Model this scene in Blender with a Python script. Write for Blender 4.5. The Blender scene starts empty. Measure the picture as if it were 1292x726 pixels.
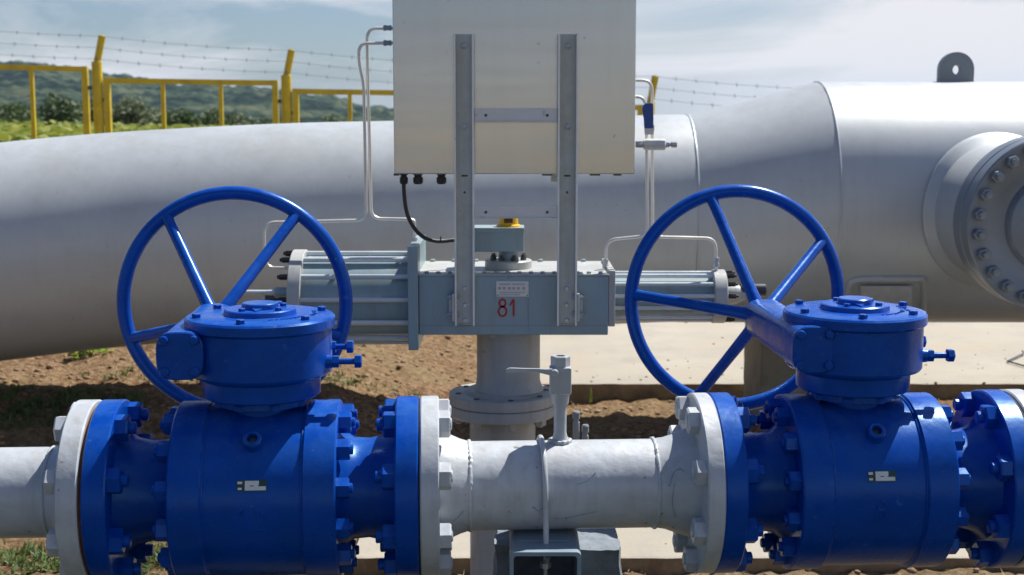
import bpy, math, random
from mathutils import Vector, Matrix, Quaternion, noise
random.seed(11)
R = math.radians
scene = bpy.context.scene
col = scene.collection
PI = math.pi

# ------------------------------------------------------------------ camera
FPX = 1750.0; PITCH = R(7.42); EYE = Vector((0, 0, 1.7))
cd = bpy.data.cameras.new('camera'); cam = bpy.data.objects.new('camera', cd); col.objects.link(cam)
cam.location = EYE; cam.rotation_euler = (PI/2 - PITCH, 0, 0)
cd.sensor_width = 36; cd.lens = FPX/1292*36; cd.clip_start = .05; cd.clip_end = 8000
cd.dof.use_dof = True; cd.dof.focus_distance = 3.4; cd.dof.aperture_fstop = 6.5
scene.camera = cam
FW = Vector((0, math.cos(PITCH), -math.sin(PITCH))); UP = Vector((0, math.sin(PITCH), math.cos(PITCH)))

def P(px, py, Y):
    """world point that the photo shows at (px, py), on the vertical plane y = Y"""
    d = FW + Vector((1, 0, 0))*((px-646)/FPX) + UP*((363-py)/FPX)
    return EYE + d*(Y/d.y)
def onz(px, py, z):
    d = FW + Vector((1, 0, 0))*((px-646)/FPX) + UP*((363-py)/FPX)
    return EYE + d*((z-EYE.z)/d.z)

# ------------------------------------------------------------------ light
SUN = Vector((.50, .44, 1.0)).normalized()
world = bpy.data.worlds.new('World'); scene.world = world; world.use_nodes = True
wn = world.node_tree.nodes; wl = world.node_tree.links; wn.clear()
w_out = wn.new('ShaderNodeOutputWorld'); w_bg = wn.new('ShaderNodeBackground')
w_sky = wn.new('ShaderNodeTexSky'); w_sky.sky_type = 'NISHITA'; w_sky.sun_disc = False
w_sky.sun_elevation = math.asin(SUN.z); w_sky.sun_rotation = math.atan2(SUN.x, SUN.y)
w_sky.air_density = 1.0; w_sky.dust_density = .5; w_sky.ozone_density = 1.6
w_tc = wn.new('ShaderNodeTexCoord'); w_sep = wn.new('ShaderNodeSeparateXYZ'); w_max = wn.new('ShaderNodeMath'); w_max.operation = 'MAXIMUM'; w_max.inputs[1].default_value = .015
w_com = wn.new('ShaderNodeCombineXYZ')
wl.new(w_tc.outputs['Generated'], w_sep.inputs[0]); wl.new(w_sep.outputs[2], w_max.inputs[0])
wl.new(w_sep.outputs[0], w_com.inputs[0]); wl.new(w_sep.outputs[1], w_com.inputs[1]); wl.new(w_max.outputs[0], w_com.inputs[2])
wl.new(w_com.outputs[0], w_sky.inputs[0])
# thin clouds: soft streaks, flattened near the horizon
w_map = wn.new('ShaderNodeMapping'); w_map.inputs['Scale'].default_value = (1.6, 1.6, 7.5); w_map.inputs['Location'].default_value = (3.1, .4, .12)
w_n1 = wn.new('ShaderNodeTexNoise'); w_n1.inputs['Scale'].default_value = 2.3; w_n1.inputs['Detail'].default_value = 9; w_n1.inputs['Roughness'].default_value = .58; w_n1.inputs['Distortion'].default_value = .5
w_rr = wn.new('ShaderNodeMapRange'); w_rr.inputs[1].default_value = .44; w_rr.inputs[2].default_value = .68; w_rr.inputs[3].default_value = .05; w_rr.inputs[4].default_value = 1.0
wl.new(w_com.outputs[0], w_map.inputs[0]); wl.new(w_map.outputs[0], w_n1.inputs['Vector']); 
w_n2 = wn.new('ShaderNodeTexNoise'); w_n2.inputs['Scale'].default_value = 1.7; w_n2.inputs['Detail'].default_value = 2
w_map2 = wn.new('ShaderNodeMapping'); w_map2.inputs['Scale'].default_value = (1, 1, 3.0); w_map2.inputs['Location'].default_value = (.3, 1.4, .5)
wl.new(w_com.outputs[0], w_map2.inputs[0]); wl.new(w_map2.outputs[0], w_n2.inputs['Vector'])
w_el = wn.new('ShaderNodeMapRange'); w_el.interpolation_type = 'SMOOTHSTEP'; w_el.inputs[1].default_value = .10; w_el.inputs[2].default_value = .42; w_el.inputs[3].default_value = 1.0; w_el.inputs[4].default_value = .12
wl.new(w_max.outputs[0], w_el.inputs[0])
w_m2 = wn.new('ShaderNodeMath'); w_m2.operation = 'MULTIPLY_ADD'; w_m2.inputs[1].default_value = .9; w_m2.inputs[2].default_value = -.45; wl.new(w_n2.outputs['Fac'], w_m2.inputs[0])
w_m3 = wn.new('ShaderNodeMath'); w_m3.operation = 'ADD'; wl.new(w_n1.outputs['Fac'], w_m3.inputs[0]); wl.new(w_m2.outputs[0], w_m3.inputs[1]); w_m5 = wn.new('ShaderNodeMath'); w_m5.operation = 'MULTIPLY_ADD'; w_m5.inputs[1].default_value = .38; wl.new(w_sep.outputs[0], w_m5.inputs[0]); wl.new(w_m3.outputs[0], w_m5.inputs[2])
w_h = wn.new('ShaderNodeMapRange'); w_h.inputs[1].default_value = .015; w_h.inputs[2].default_value = .07; w_h.inputs[3].default_value = .16; w_h.inputs[4].default_value = 0; wl.new(w_max.outputs[0], w_h.inputs[0])
w_m6 = wn.new('ShaderNodeMath'); w_m6.operation = 'ADD'; wl.new(w_m5.outputs[0], w_m6.inputs[0]); wl.new(w_h.outputs[0], w_m6.inputs[1]); wl.new(w_m6.outputs[0], w_rr.inputs[0])
w_m4 = wn.new('ShaderNodeMath'); w_m4.operation = 'MULTIPLY'; wl.new(w_rr.outputs[0], w_m4.inputs[0]); wl.new(w_el.outputs[0], w_m4.inputs[1])
w_mix = wn.new('ShaderNodeMixRGB'); w_mix.inputs[2].default_value = (11.8, 11.7, 12.2, 1)
wl.new(w_m4.outputs[0], w_mix.inputs[0]); w_tint = wn.new('ShaderNodeMixRGB'); w_tint.blend_type = 'MULTIPLY'; w_tint.inputs[0].default_value = 1; w_tint.inputs[2].default_value = (.80, .93, 1.17, 1); wl.new(w_sky.outputs[0], w_tint.inputs[1]); wl.new(w_tint.outputs[0], w_mix.inputs[1])
wl.new(w_mix.outputs[0], w_bg.inputs['Color']); w_bg.inputs['Strength'].default_value = .05
wl.new(w_bg.outputs[0], w_out.inputs['Surface'])
sd = bpy.data.lights.new('sun', 'SUN'); sd.energy = 5.0; sd.angle = R(.53); sd.color = (1, .965, .90)
sun = bpy.data.objects.new('sun', sd); col.objects.link(sun); sun.rotation_euler = SUN.to_track_quat('Z', 'Y').to_euler(); sun.location = (4, 6, 12)
scene.view_settings.view_transform = 'Standard'; scene.view_settings.look = 'None'; scene.view_settings.exposure = 0.55; scene.view_settings.gamma = 1.0
scene.render.engine = 'CYCLES'; scene.cycles.max_bounces = 6; scene.cycles.diffuse_bounces = 2; scene.cycles.volume_bounces = 0

# ------------------------------------------------------------------ materials
def mat(name, base, rough=.5, metal=0.0, var=.12, vscale=6.0, bump=0.0, bscale=60.0, dirt=None, dirt_amt=.0, dirt_scale=3.0, coat=0.0, spec=.5, stretch=None, rough_var=.08, speck=0.0, speck_col=(.05, .04, .03), dust=0.0, dust_col=(.34, .30, .24), tint=None, streak=0.0, streak_col=(.22, .20, .17)):
    m = bpy.data.materials.new(name); m.use_nodes = True
    n = m.node_tree.nodes; l = m.node_tree.links; b = n['Principled BSDF']
    tc = n.new('ShaderNodeTexCoord'); mp = n.new('ShaderNodeMapping'); geo = n.new('ShaderNodeNewGeometry')
    if stretch: mp.inputs['Scale'].default_value = stretch
    l.new(geo.outputs['Position'], mp.inputs[0])
    n1 = n.new('ShaderNodeTexNoise'); n1.inputs['Scale'].default_value = vscale; n1.inputs['Detail'].default_value = 7; n1.inputs['Roughness'].default_value = .62
    l.new(mp.outputs[0], n1.inputs['Vector'])
    r1 = n.new('ShaderNodeMapRange'); r1.inputs[1].default_value = .3; r1.inputs[2].default_value = .7; r1.inputs[3].default_value = 1-var; r1.inputs[4].default_value = 1+var
    l.new(n1.outputs['Fac'], r1.inputs[0])
    mul = n.new('ShaderNodeVectorMath'); mul.operation = 'SCALE'; mul.inputs[0].default_value = base[:3]; l.new(r1.outputs[0], mul.inputs['Scale'])
    cur = mul.outputs[0]
    if dirt:
        n2 = n.new('ShaderNodeTexNoise'); n2.inputs['Scale'].default_value = dirt_scale; n2.inputs['Detail'].default_value = 10; n2.inputs['Roughness'].default_value = .7
        l.new(geo.outputs['Position'], n2.inputs['Vector'])
        r2 = n.new('ShaderNodeMapRange'); r2.inputs[1].default_value = .5; r2.inputs[2].default_value = .72; r2.inputs[4].default_value = dirt_amt
        l.new(n2.outputs['Fac'], r2.inputs[0])
        mx = n.new('ShaderNodeMixRGB'); mx.inputs[2].default_value = (*dirt, 1); l.new(r2.outputs[0], mx.inputs[0]); l.new(cur, mx.inputs[1]); cur = mx.outputs[0]
    if speck:
        v = n.new('ShaderNodeTexNoise'); v.inputs['Scale'].default_value = 42; v.inputs['Detail'].default_value = 3; v.inputs['Roughness'].default_value = .5
        l.new(geo.outputs['Position'], v.inputs['Vector'])
        r3 = n.new('ShaderNodeMapRange'); r3.inputs[1].default_value = .70; r3.inputs[2].default_value = .745; r3.inputs[4].default_value = speck
        l.new(v.outputs['Fac'], r3.inputs[0])
        mx = n.new('ShaderNodeMixRGB'); mx.inputs[2].default_value = (*speck_col, 1); l.new(r3.outputs[0], mx.inputs[0]); l.new(cur, mx.inputs[1]); cur = mx.outputs[0]
    if streak:                                              # rain runs: long upright marks of dirt
        ms = n.new('ShaderNodeMapping'); ms.inputs['Scale'].default_value = (17, 17, 1.3); l.new(geo.outputs['Position'], ms.inputs[0])
        n6 = n.new('ShaderNodeTexNoise'); n6.inputs['Scale'].default_value = 1.6; n6.inputs['Detail'].default_value = 6; n6.inputs['Roughness'].default_value = .65; n6.inputs['Distortion'].default_value = .3; l.new(ms.outputs[0], n6.inputs['Vector'])
        r6 = n.new('ShaderNodeMapRange'); r6.inputs[1].default_value = .48; r6.inputs[2].default_value = .74; r6.inputs[4].default_value = streak; l.new(n6.outputs['Fac'], r6.inputs[0])
        mx = n.new('ShaderNodeMixRGB'); mx.inputs[2].default_value = (*streak_col, 1); l.new(r6.outputs[0], mx.inputs[0]); l.new(cur, mx.inputs[1]); cur = mx.outputs[0]
    if dust:
        sn = n.new('ShaderNodeSeparateXYZ'); l.new(geo.outputs['Normal'], sn.inputs[0])
        n4 = n.new('ShaderNodeTexNoise'); n4.inputs['Scale'].default_value = 13; n4.inputs['Detail'].default_value = 8; n4.inputs['Roughness'].default_value = .7; l.new(geo.outputs['Position'], n4.inputs['Vector'])
        r4 = n.new('ShaderNodeMapRange'); r4.inputs[1].default_value = .40; r4.inputs[2].default_value = .70; l.new(n4.outputs['Fac'], r4.inputs[0])
        r5 = n.new('ShaderNodeMapRange'); r5.inputs[1].default_value = .1; r5.inputs[2].default_value = 1.0; r5.inputs[4].default_value = dust; l.new(sn.outputs[2], r5.inputs[0])
        m5 = n.new('ShaderNodeMath'); m5.operation = 'MULTIPLY'; l.new(r4.outputs[0], m5.inputs[0]); l.new(r5.outputs[0], m5.inputs[1])
        mx = n.new('ShaderNodeMixRGB'); mx.inputs[2].default_value = (*dust_col, 1); l.new(m5.outputs[0], mx.inputs[0]); l.new(cur, mx.inputs[1]); cur = mx.outputs[0]
    if tint: b.inputs['Specular Tint'].default_value = (*tint, 1)
    l.new(cur, b.inputs['Base Color'])
    rr = n.new('ShaderNodeMapRange'); rr.inputs[1].default_value = .3; rr.inputs[2].default_value = .7; rr.inputs[3].default_value = max(.03, rough-rough_var); rr.inputs[4].default_value = rough+rough_var
    l.new(n1.outputs['Fac'], rr.inputs[0]); l.new(rr.outputs[0], b.inputs['Roughness'])
    b.inputs['Metallic'].default_value = metal; b.inputs['Specular IOR Level'].default_value = spec
    b.inputs['Coat Weight'].default_value = coat; b.inputs['Coat Roughness'].default_value = .18
    if bump:
        n3 = n.new('ShaderNodeTexNoise'); n3.inputs['Scale'].default_value = bscale; n3.inputs['Detail'].default_value = 5
        l.new(geo.outputs['Position'], n3.inputs['Vector'])
        bp = n.new('ShaderNodeBump'); bp.inputs['Strength'].default_value = bump; bp.inputs['Distance'].default_value = .004
        l.new(n3.outputs['Fac'], bp.inputs['Height']); l.new(bp.outputs[0], b.inputs['Normal'])
    return m

M = {}
M['blue'] = mat('blue enamel paint', streak=.22, streak_col=(.004, .04, .22), base=(.0002, .054, .37), rough=.28, var=.14, vscale=9, bump=.2, bscale=38, coat=.0, spec=.5, tint=(.35, .75, 1), dust=.35, dust_col=(.07, .22, .46), dirt=(.001, .06, .42), dirt_amt=.4, dirt_scale=14, speck=.2, speck_col=(.25, .32, .45))
M['white'] = mat('pale grey pipe paint', streak=.30, base=(.50, .535, .575), rough=.38, dust=.35, var=.07, vscale=11, bump=.42, bscale=34, coat=.2, dirt=(.34, .35, .36), dirt_amt=.4, dirt_scale=16, speck=.75)
M['silver'] = mat('silver grey tank paint', streak=.09, base=(.49, .525, .55), rough=.42, metal=.16, var=.04, vscale=1.6, bump=.06, bscale=14, coat=.0, dust=.3, dirt=(.30, .30, .29), dirt_amt=.35, dirt_scale=1.7, rough_var=.05, speck=.25)
M['silver_dark'] = mat('dark grey flange paint', (.20, .235, .28), .38, metal=.3, var=.08, vscale=5, bump=.1, bscale=40)  # darker, bluer grey than the big pipe's silver
M['nutgrey'] = mat('zinc nut', (.42, .45, .48), .35, metal=.5, var=.12, vscale=20)
M['act'] = mat('blue grey actuator paint', streak=.35, dust=.4, base=(.265, .375, .41), rough=.36, var=.07, vscale=7, bump=.1, bscale=40, dirt=(.30, .31, .29), dirt_amt=.4, dirt_scale=6, speck=.3)
M['rod'] = mat('grey tie rod', (.60, .65, .67), .32, metal=.15, var=.08, vscale=9)
M['col'] = mat('grey column paint', streak=.4, dust=.3, base=(.44, .45, .44), rough=.42, var=.07, vscale=7, bump=.12, bscale=30, dirt=(.36, .34, .30), dirt_amt=.4, dirt_scale=8, speck=.4)
M['steel'] = mat('brushed steel cabinet', streak=.07, base=(.47, .505, .51), rough=.22, metal=.92, var=.03, vscale=2.5, stretch=(.6, .6, 9), bump=.03, bscale=20, rough_var=.04, speck=.35)
M['galv'] = mat('galvanised rail', streak=.3, base=(.44, .475, .455), rough=.42, metal=.35, var=.16, vscale=16, bump=.06, bscale=60, speck=.4)
M['alu'] = mat('pale aluminium bar', (.60, .61, .61), .4, metal=.25, var=.08, vscale=14, speck=.3)
M['lip'] = mat('rail flange with painted gleam', (.72, .73, .71), .38, metal=.3, var=.1, vscale=14, speck=.3)  # paler than the rail: gleam of its lit edges put into the colour
M['valvegrey'] = mat('grey painted small valve', (.40, .43, .46), .4, var=.08, vscale=20, bump=.4, bscale=50, dust=.3, speck=.4)
M['tube'] = mat('stainless tube', (.80, .77, .70), .38, metal=.4, var=.06, vscale=12)
M['black'] = mat('black plastic', (.012, .013, .014), .4, var=.2, vscale=20)
M['darksteel'] = mat('dark steel', (.06, .07, .08), .4, metal=.4, var=.2, vscale=20)
M['gasket'] = mat('dark gasket', (.02, .02, .022), .8)
M['rust'] = mat('rusty gasket edge', (.13, .06, .025), .9, var=.4, vscale=30)
M['yellow'] = mat('yellow fence paint', (.62, .46, .008), .45, var=.14, vscale=7, dirt=(.28, .17, .03), dirt_amt=.5, dirt_scale=6)
M['ycap'] = mat('yellow plastic cap', (.78, .46, .01), .35, var=.08)
M['handle'] = mat('blue lever grip', (.006, .06, .27), .35, var=.08)
M['red'] = mat('red stencil paint', (.42, .012, .02), .5, var=.25, vscale=80)
M['plate'] = mat('aluminium rating plate', (.60, .60, .58), .4, metal=.3, var=.08, vscale=60)
M['ink'] = mat('grey print', (.40, .40, .40), .6)
M['label'] = mat('white sticker', (.70, .72, .72), .5, var=.08, vscale=90)
M['green_ink'] = mat('dark green print', (.01, .06, .05), .5)
M['concrete'] = mat('cast concrete', (.38, .345, .285), .85, var=.16, vscale=3.2, bump=.5, bscale=50, dirt=(.36, .28, .19), dirt_amt=.65, dirt_scale=1.6, speck=.3, speck_col=(.16, .12, .08))
M['concrete_side'] = mat('soil stained concrete edge', (.22, .165, .10), .9, var=.35, vscale=9, bump=.9, bscale=40, dirt=(.09, .06, .035), dirt_amt=.8, dirt_scale=7)
M['pier'] = mat('weathered pier concrete', (.26, .22, .155), .9, var=.22, vscale=7, bump=.8, bscale=35, dirt=(.13, .10, .06), dirt_amt=.7, dirt_scale=6)
M['blockpaint'] = mat('blue grey rough concrete', (.17, .20, .235), .8, var=.3, vscale=22, bump=1.0, bscale=45, speck=.8)
M['bracket'] = mat('blue grey bracket', (.22, .29, .35), .4, var=.1, vscale=12, bump=.2, bscale=50)
M['stone'] = mat('dusty stones', (.27, .175, .105), .95, var=.35, vscale=5, bump=.4, bscale=60)
M['wire'] = mat('barbed wire steel', (.26, .28, .31), .7, metal=.1)
M['bark'] = mat('bark', (.10, .075, .05), .9, var=.3)

def leafmat(name, c1, c2, scale=3.0, rough=.6):
    m = bpy.data.materials.new(name); m.use_nodes = True
    n = m.node_tree.nodes; l = m.node_tree.links; b = n['Principled BSDF']
    g = n.new('ShaderNodeNewGeometry'); t = n.new('ShaderNodeTexNoise'); t.inputs['Scale'].default_value = scale; t.inputs['Detail'].default_value = 3
    l.new(g.outputs['Position'], t.inputs['Vector'])
    a = n.new('ShaderNodeMath'); a.operation = 'MULTIPLY_ADD'; a.inputs[1].default_value = .6
    l.new(g.outputs['Random Per Island'], a.inputs[0]); 
    s = n.new('ShaderNodeMath'); s.operation = 'SUBTRACT'; s.inputs[1].default_value = .3; l.new(t.outputs['Fac'], s.inputs[0]); l.new(s.outputs[0], a.inputs[2])
    mx = n.new('ShaderNodeMixRGB'); mx.inputs[1].default_value = (*c1, 1); mx.inputs[2].default_value = (*c2, 1); mx.use_clamp = True
    l.new(a.outputs[0], mx.inputs[0]); l.new(mx.outputs[0], b.inputs['Base Color']); b.inputs['Roughness'].default_value = rough
    b.inputs['Transmission Weight'].default_value = 0
    tr = n.new('ShaderNodeBsdfTranslucent'); l.new(mx.outputs[0], tr.inputs['Color']); ms = n.new('ShaderNodeMixShader'); ms.inputs[0].default_value = .35
    l.new(b.outputs[0], ms.inputs[1]); l.new(tr.outputs[0], ms.inputs[2]); l.new(ms.outputs[0], n['Material Output'].inputs['Surface'])
    return m
M['bush'] = leafmat('bush leaves', (.035, .075, .018), (.10, .15, .04))
M['bush2'] = leafmat('pale bush leaves', (.07, .10, .04), (.16, .19, .08))
M['crop'] = leafmat('crop leaves', (.10, .17, .02), (.36, .36, .06), 1.2)
M['weed'] = leafmat('weed leaves', (.06, .11, .025), (.17, .22, .07), 8)
M['weed2'] = leafmat('bright grass blades', (.16, .30, .02), (.3, .42, .06), 8)
M['straw'] = leafmat('dry straw', (.42, .30, .16), (.62, .50, .32), 8, .8)
M['petal'] = leafmat('yellow petals', (.75, .5, .01), (.85, .6, .02), 8)

def ground_mat():
    m = bpy.data.materials.new('dry clay soil'); m.use_nodes = True
    n = m.node_tree.nodes; l = m.node_tree.links; b = n['Principled BSDF']
    g = n.new('ShaderNodeNewGeometry')
    def nz(s, d=8, r=.65):
        t = n.new('ShaderNodeTexNoise'); t.inputs['Scale'].default_value = s; t.inputs['Detail'].default_value = d; t.inputs['Roughness'].default_value = r
        l.new(g.outputs['Position'], t.inputs['Vector']); return t
    def ramp(src, stops):
        c = n.new('ShaderNodeValToRGB'); e = c.color_ramp.elements
        e[0].position, e[0].color = stops[0][0], (*stops[0][1], 1); e[1].position, e[1].color = stops[-1][0], (*stops[-1][1], 1)
        for p, q in stops[1:-1]:
            x = e.new(p); x.color = (*q, 1)
        l.new(src, c.inputs[0]); return c.outputs[0]
    fine = ramp(nz(30).outputs['Fac'], [(.34, (.085, .045, .022)), (.47, (.225, .128, .068)), (.6, (.36, .24, .145)), (.75, (.50, .38, .26))])
    big = nz(1.1, 5).outputs['Fac']
    r = n.new('ShaderNodeMapRange'); r.inputs[1].default_value = .38; r.inputs[2].default_value = .66; r.inputs[4].default_value = .55; l.new(big, r.inputs[0])
    mx = n.new('ShaderNodeMixRGB'); mx.inputs[2].default_value = (.30, .24, .13, 1); l.new(r.outputs[0], mx.inputs[0]); l.new(fine, mx.inputs[1])
    # beyond the yard: grass
    sp = n.new('ShaderNodeSeparateXYZ'); l.new(g.outputs['Position'], sp.inputs[0])
    far = n.new('ShaderNodeMapRange'); far.inputs[1].default_value = 14; far.inputs[2].default_value = 20; l.new(sp.outputs[1], far.inputs[0])
    gr = ramp(nz(.35).outputs['Fac'], [(.35, (.05, .085, .02)), (.65, (.15, .17, .06))])
    # unseen near ground: gravelly grass made dark to cut its bounce light
    nr = n.new('ShaderNodeMapRange'); nr.inputs[1].default_value = 4.3; nr.inputs[2].default_value = 3.2; l.new(sp.outputs[1], nr.inputs[0])
    g2 = ramp(nz(9).outputs['Fac'], [(.35, (.035, .045, .02)), (.55, (.085, .085, .045)), (.72, (.17, .14, .09))])
    nb = n.new('ShaderNodeMapRange'); nb.inputs[1].default_value = -5; nb.inputs[2].default_value = -12; l.new(sp.outputs[1], nb.inputs[0])
    g3 = ramp(nz(.6).outputs['Fac'], [(.3, (.30, .20, .10)), (.7, (.42, .31, .18))])  # unseen tan field behind the camera, added for its warm reflection
    mb_ = n.new('ShaderNodeMixRGB'); l.new(nb.outputs[0], mb_.inputs[0]); l.new(g2, mb_.inputs[1]); l.new(g3, mb_.inputs[2]); g2 = mb_.outputs[0]
    m0 = n.new('ShaderNodeMixRGB'); l.new(nr.outputs[0], m0.inputs[0]); l.new(mx.outputs[0], m0.inputs[1]); l.new(g2, m0.inputs[2]); mx = m0
    m2 = n.new('ShaderNodeMixRGB'); l.new(far.outputs[0], m2.inputs[0]); l.new(mx.outputs[0], m2.inputs[1]); l.new(gr, m2.inputs[2])
    l.new(m2.outputs[0], b.inputs['Base Color']); b.inputs['Roughness'].default_value = .95; b.inputs['Specular IOR Level'].default_value = .08
    bp = n.new('ShaderNodeBump'); bp.inputs['Strength'].default_value = 1; bp.inputs['Distance'].default_value = .035
    l.new(nz(26, 8, .75).outputs['Fac'], bp.inputs['Height']); l.new(bp.outputs[0], b.inputs['Normal'])
    return m
M['ground'] = ground_mat()

def hill_mat(c):
    m = bpy.data.materials.new('wooded hillside'); m.use_nodes = True
    n = m.node_tree.nodes; l = m.node_tree.links; b = n['Principled BSDF']
    g = n.new('ShaderNodeNewGeometry')
    t = n.new('ShaderNodeTexNoise'); t.inputs['Scale'].default_value = .035; t.inputs['Detail'].default_value = 10; t.inputs['Roughness'].default_value = .72; l.new(g.outputs['Position'], t.inputs['Vector'])
    cr = n.new('ShaderNodeValToRGB'); e = cr.color_ramp.elements
    e[0].position = .44; e[0].color = (c[0]*.3, c[1]*.3, c[2]*.4, 1); e[1].position = .60; e[1].color = (.085, .095, .055, 1)
    x = e.new(.51); x.color = (*c, 1)
    l.new(t.outputs['Fac'], cr.inputs[0]); l.new(cr.outputs[0], b.inputs['Base Color']); b.inputs['Roughness'].default_value = .95; b.inputs['Specular IOR Level'].default_value = .05
    return m
M['hill'] = hill_mat((.020, .042, .026))

# ------------------------------------------------------------------ mesh builder
class MB:
    def __init__(s): s.v = []; s.f = []
    def add(s, vs, fs, mtx=None):
        o = len(s.v)
        s.v += [tuple((mtx @ Vector(p)) if mtx is not None else p) for p in vs]
        s.f += [tuple(o+i for i in f) for f in fs]; return s
    def box(s, a, b, mtx=None):
        x0, y0, z0 = [min(a[i], b[i]) for i in range(3)]; x1, y1, z1 = [max(a[i], b[i]) for i in range(3)]
        return s.add([(x0,y0,z0),(x1,y0,z0),(x1,y1,z0),(x0,y1,z0),(x0,y0,z1),(x1,y0,z1),(x1,y1,z1),(x0,y1,z1)],
                     [(0,3,2,1),(4,5,6,7),(0,1,5,4),(1,2,6,5),(2,3,7,6),(3,0,4,7)], mtx)
    def lathe(s, prof, axis='X', seg=64, c=(0,0,0), mtx=None, wob=None):
        """prof: list of (t along axis, radius); closed with caps when the end radius is above 0"""
        vs = []; fs = []
        for k, (t, r) in enumerate(prof):
            for i in range(seg):
                a = 2*PI*i/seg; rr = r
                if wob: rr += wob(t, a)
                p, q = rr*math.cos(a), rr*math.sin(a)
                vs.append({'X': (c[0]+t, c[1]+p, c[2]+q), 'Y': (c[0]+q, c[1]+t, c[2]+p), 'Z': (c[0]+p, c[1]+q, c[2]+t)}[axis])
        for k in range(len(prof)-1):
            for i in range(seg):
                j = (i+1) % seg; fs.append((k*seg+i, k*seg+j, (k+1)*seg+j, (k+1)*seg+i))
        if prof[0][1] > 1e-6: fs.append(tuple(reversed(range(seg))))
        if prof[-1][1] > 1e-6: fs.append(tuple((len(prof)-1)*seg+i for i in range(seg)))
        if prof[-1][0] > prof[0][0]: fs = [tuple(reversed(f)) for f in fs] if axis == 'W' else fs
        return s.add(vs, fs, mtx)
    def tube(s, pts, r, seg=10, closed=False, caps=True):
        pts = [Vector(p) for p in pts]; n = len(pts); rs = r if isinstance(r, (list, tuple)) else [r]*n
        T = []
        for i in range(n):
            if closed: t = pts[(i+1) % n]-pts[i-1]
            else: t = pts[min(i+1, n-1)]-pts[max(i-1, 0)]
            T.append(t.normalized())
        nrm = T[0].orthogonal().normalized(); vs = []; fs = []
        for i in range(n):
            if i: nrm = T[i-1].rotation_difference(T[i]) @ nrm
            nrm = (nrm - T[i]*nrm.dot(T[i])).normalized(); b = T[i].cross(nrm)
            for k in range(seg):
                a = 2*PI*k/seg; vs.append(tuple(pts[i] + (nrm*math.cos(a)+b*math.sin(a))*rs[i]))
        m = n if closed else n-1
        for i in range(m):
            j = (i+1) % n
            for k in range(seg):
                l = (k+1) % seg; fs.append((i*seg+k, i*seg+l, j*seg+l, j*seg+k))
        if caps and not closed: fs.append(tuple(reversed(range(seg)))); fs.append(tuple((n-1)*seg+k for k in range(seg)))
        return s.add(vs, fs)
    def ring(s, c, rad, r, axis='X', seg=96, ts=14, a0=0, a1=2*PI, bump=0, nvec=None):
        c = Vector(c); pts = []; rs = []
        closed = abs(a1-a0-2*PI) < 1e-4; n = seg if closed else seg+1
        for i in range(n):
            a = a0+(a1-a0)*i/seg; p, q = rad*math.cos(a), rad*math.sin(a)
            pts.append(c+Vector({'X': (0, p, q), 'Y': (p, 0, q), 'Z': (p, q, 0)}[axis]))
            rs.append(r*(1+bump*(random.random()-.5)))
        return s.tube(pts, rs, ts, closed)
    def mesh(s, name, sharp=32, recalc=True):
        import bmesh
        me = bpy.data.meshes.new(name); me.from_pydata(s.v, [], s.f)
        if recalc:
            bm = bmesh.new(); bm.from_mesh(me); bmesh.ops.recalc_face_normals(bm, faces=bm.faces); bm.to_mesh(me); bm.free()
        me.polygons.foreach_set('use_smooth', [True]*len(me.polygons))
        if sharp: me.set_sharp_from_angle(angle=R(sharp))
        me.update(); return me

def fillet(pts, r, n=7):
    pts = [Vector(p) for p in pts]; out = [pts[0]]
    for i in range(1, len(pts)-1):
        a, b, c = pts[i-1], pts[i], pts[i+1]; d1 = (a-b); d2 = (c-b); rr = min(r, d1.length*.49, d2.length*.49)
        p, q = b+d1.normalized()*rr, b+d2.normalized()*rr
        for k in range(n+1):
            t = k/n; out.append(p*(1-t)**2 + b*2*t*(1-t) + q*t*t)
    out.append(pts[-1]); return out
def smooth_path(pts, n=8):
    pts = [Vector(p) for p in pts]; e = [pts[0]*2-pts[1]] + pts + [pts[-1]*2-pts[-2]]; out = []
    for i in range(1, len(e)-2):
        for k in range(n):
            t = k/n; out.append(.5*((2*e[i]) + (e[i+1]-e[i-1])*t + (2*e[i-1]-5*e[i]+4*e[i+1]-e[i+2])*t*t + (3*e[i]-e[i-1]-3*e[i+1]+e[i+2])*t**3))
    out.append(pts[-1]); return out

ROOT = {}; MT = {}
def tag(o, label=None, cat=None, group=None, kind=None):
    if label: o['label'] = label
    if cat: o['category'] = cat
    if group: o['group'] = group
    if kind: o['kind'] = kind
    return o
def thing(name, label, cat, loc=(0,0,0), rotz=0, group=None, world=True):
    """an Empty at the thing's base; world=True: its parts are given in world coordinates, else in its own frame"""
    o = bpy.data.objects.new(name, None); col.objects.link(o); o.location = loc; o.rotation_euler = (0, 0, rotz); o.empty_display_size = .1
    tag(o, label, cat, group)
    W = Matrix.Translation(loc) @ Matrix.Rotation(rotz, 4, 'Z')
    ROOT[o.name] = W.inverted() if world else Matrix.Identity(4); MT[o.name] = Matrix.Identity(4); o['_'] = 0; del o['_']
    return o
def part(name, mb, m, parent=None, at=None, bevel=0, label=None, kind=None, sharp=32):
    me = mb if isinstance(mb, bpy.types.Mesh) else mb.mesh(name, sharp)
    if not me.materials: me.materials.append(M[m] if isinstance(m, str) else m)
    o = bpy.data.objects.new(name, me); col.objects.link(o)
    A = at if at is not None else Matrix.Identity(4)
    if parent is not None:
        r = parent
        while r.parent: r = r.parent
        B = ROOT[r.name] @ A
        o.parent = parent; o.matrix_parent_inverse = MT[parent.name].inverted(); o.matrix_basis = B; MT[o.name] = B
    else: o.matrix_world = A
    if bevel:
        bv = o.modifiers.new('bevel', 'BEVEL'); bv.width = bevel; bv.segments = 2; bv.limit_method = 'ANGLE'; bv.angle_limit = R(40); bv.harden_normals = True
    if label: o['label'] = label
    if kind: o['kind'] = kind
    return o

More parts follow.
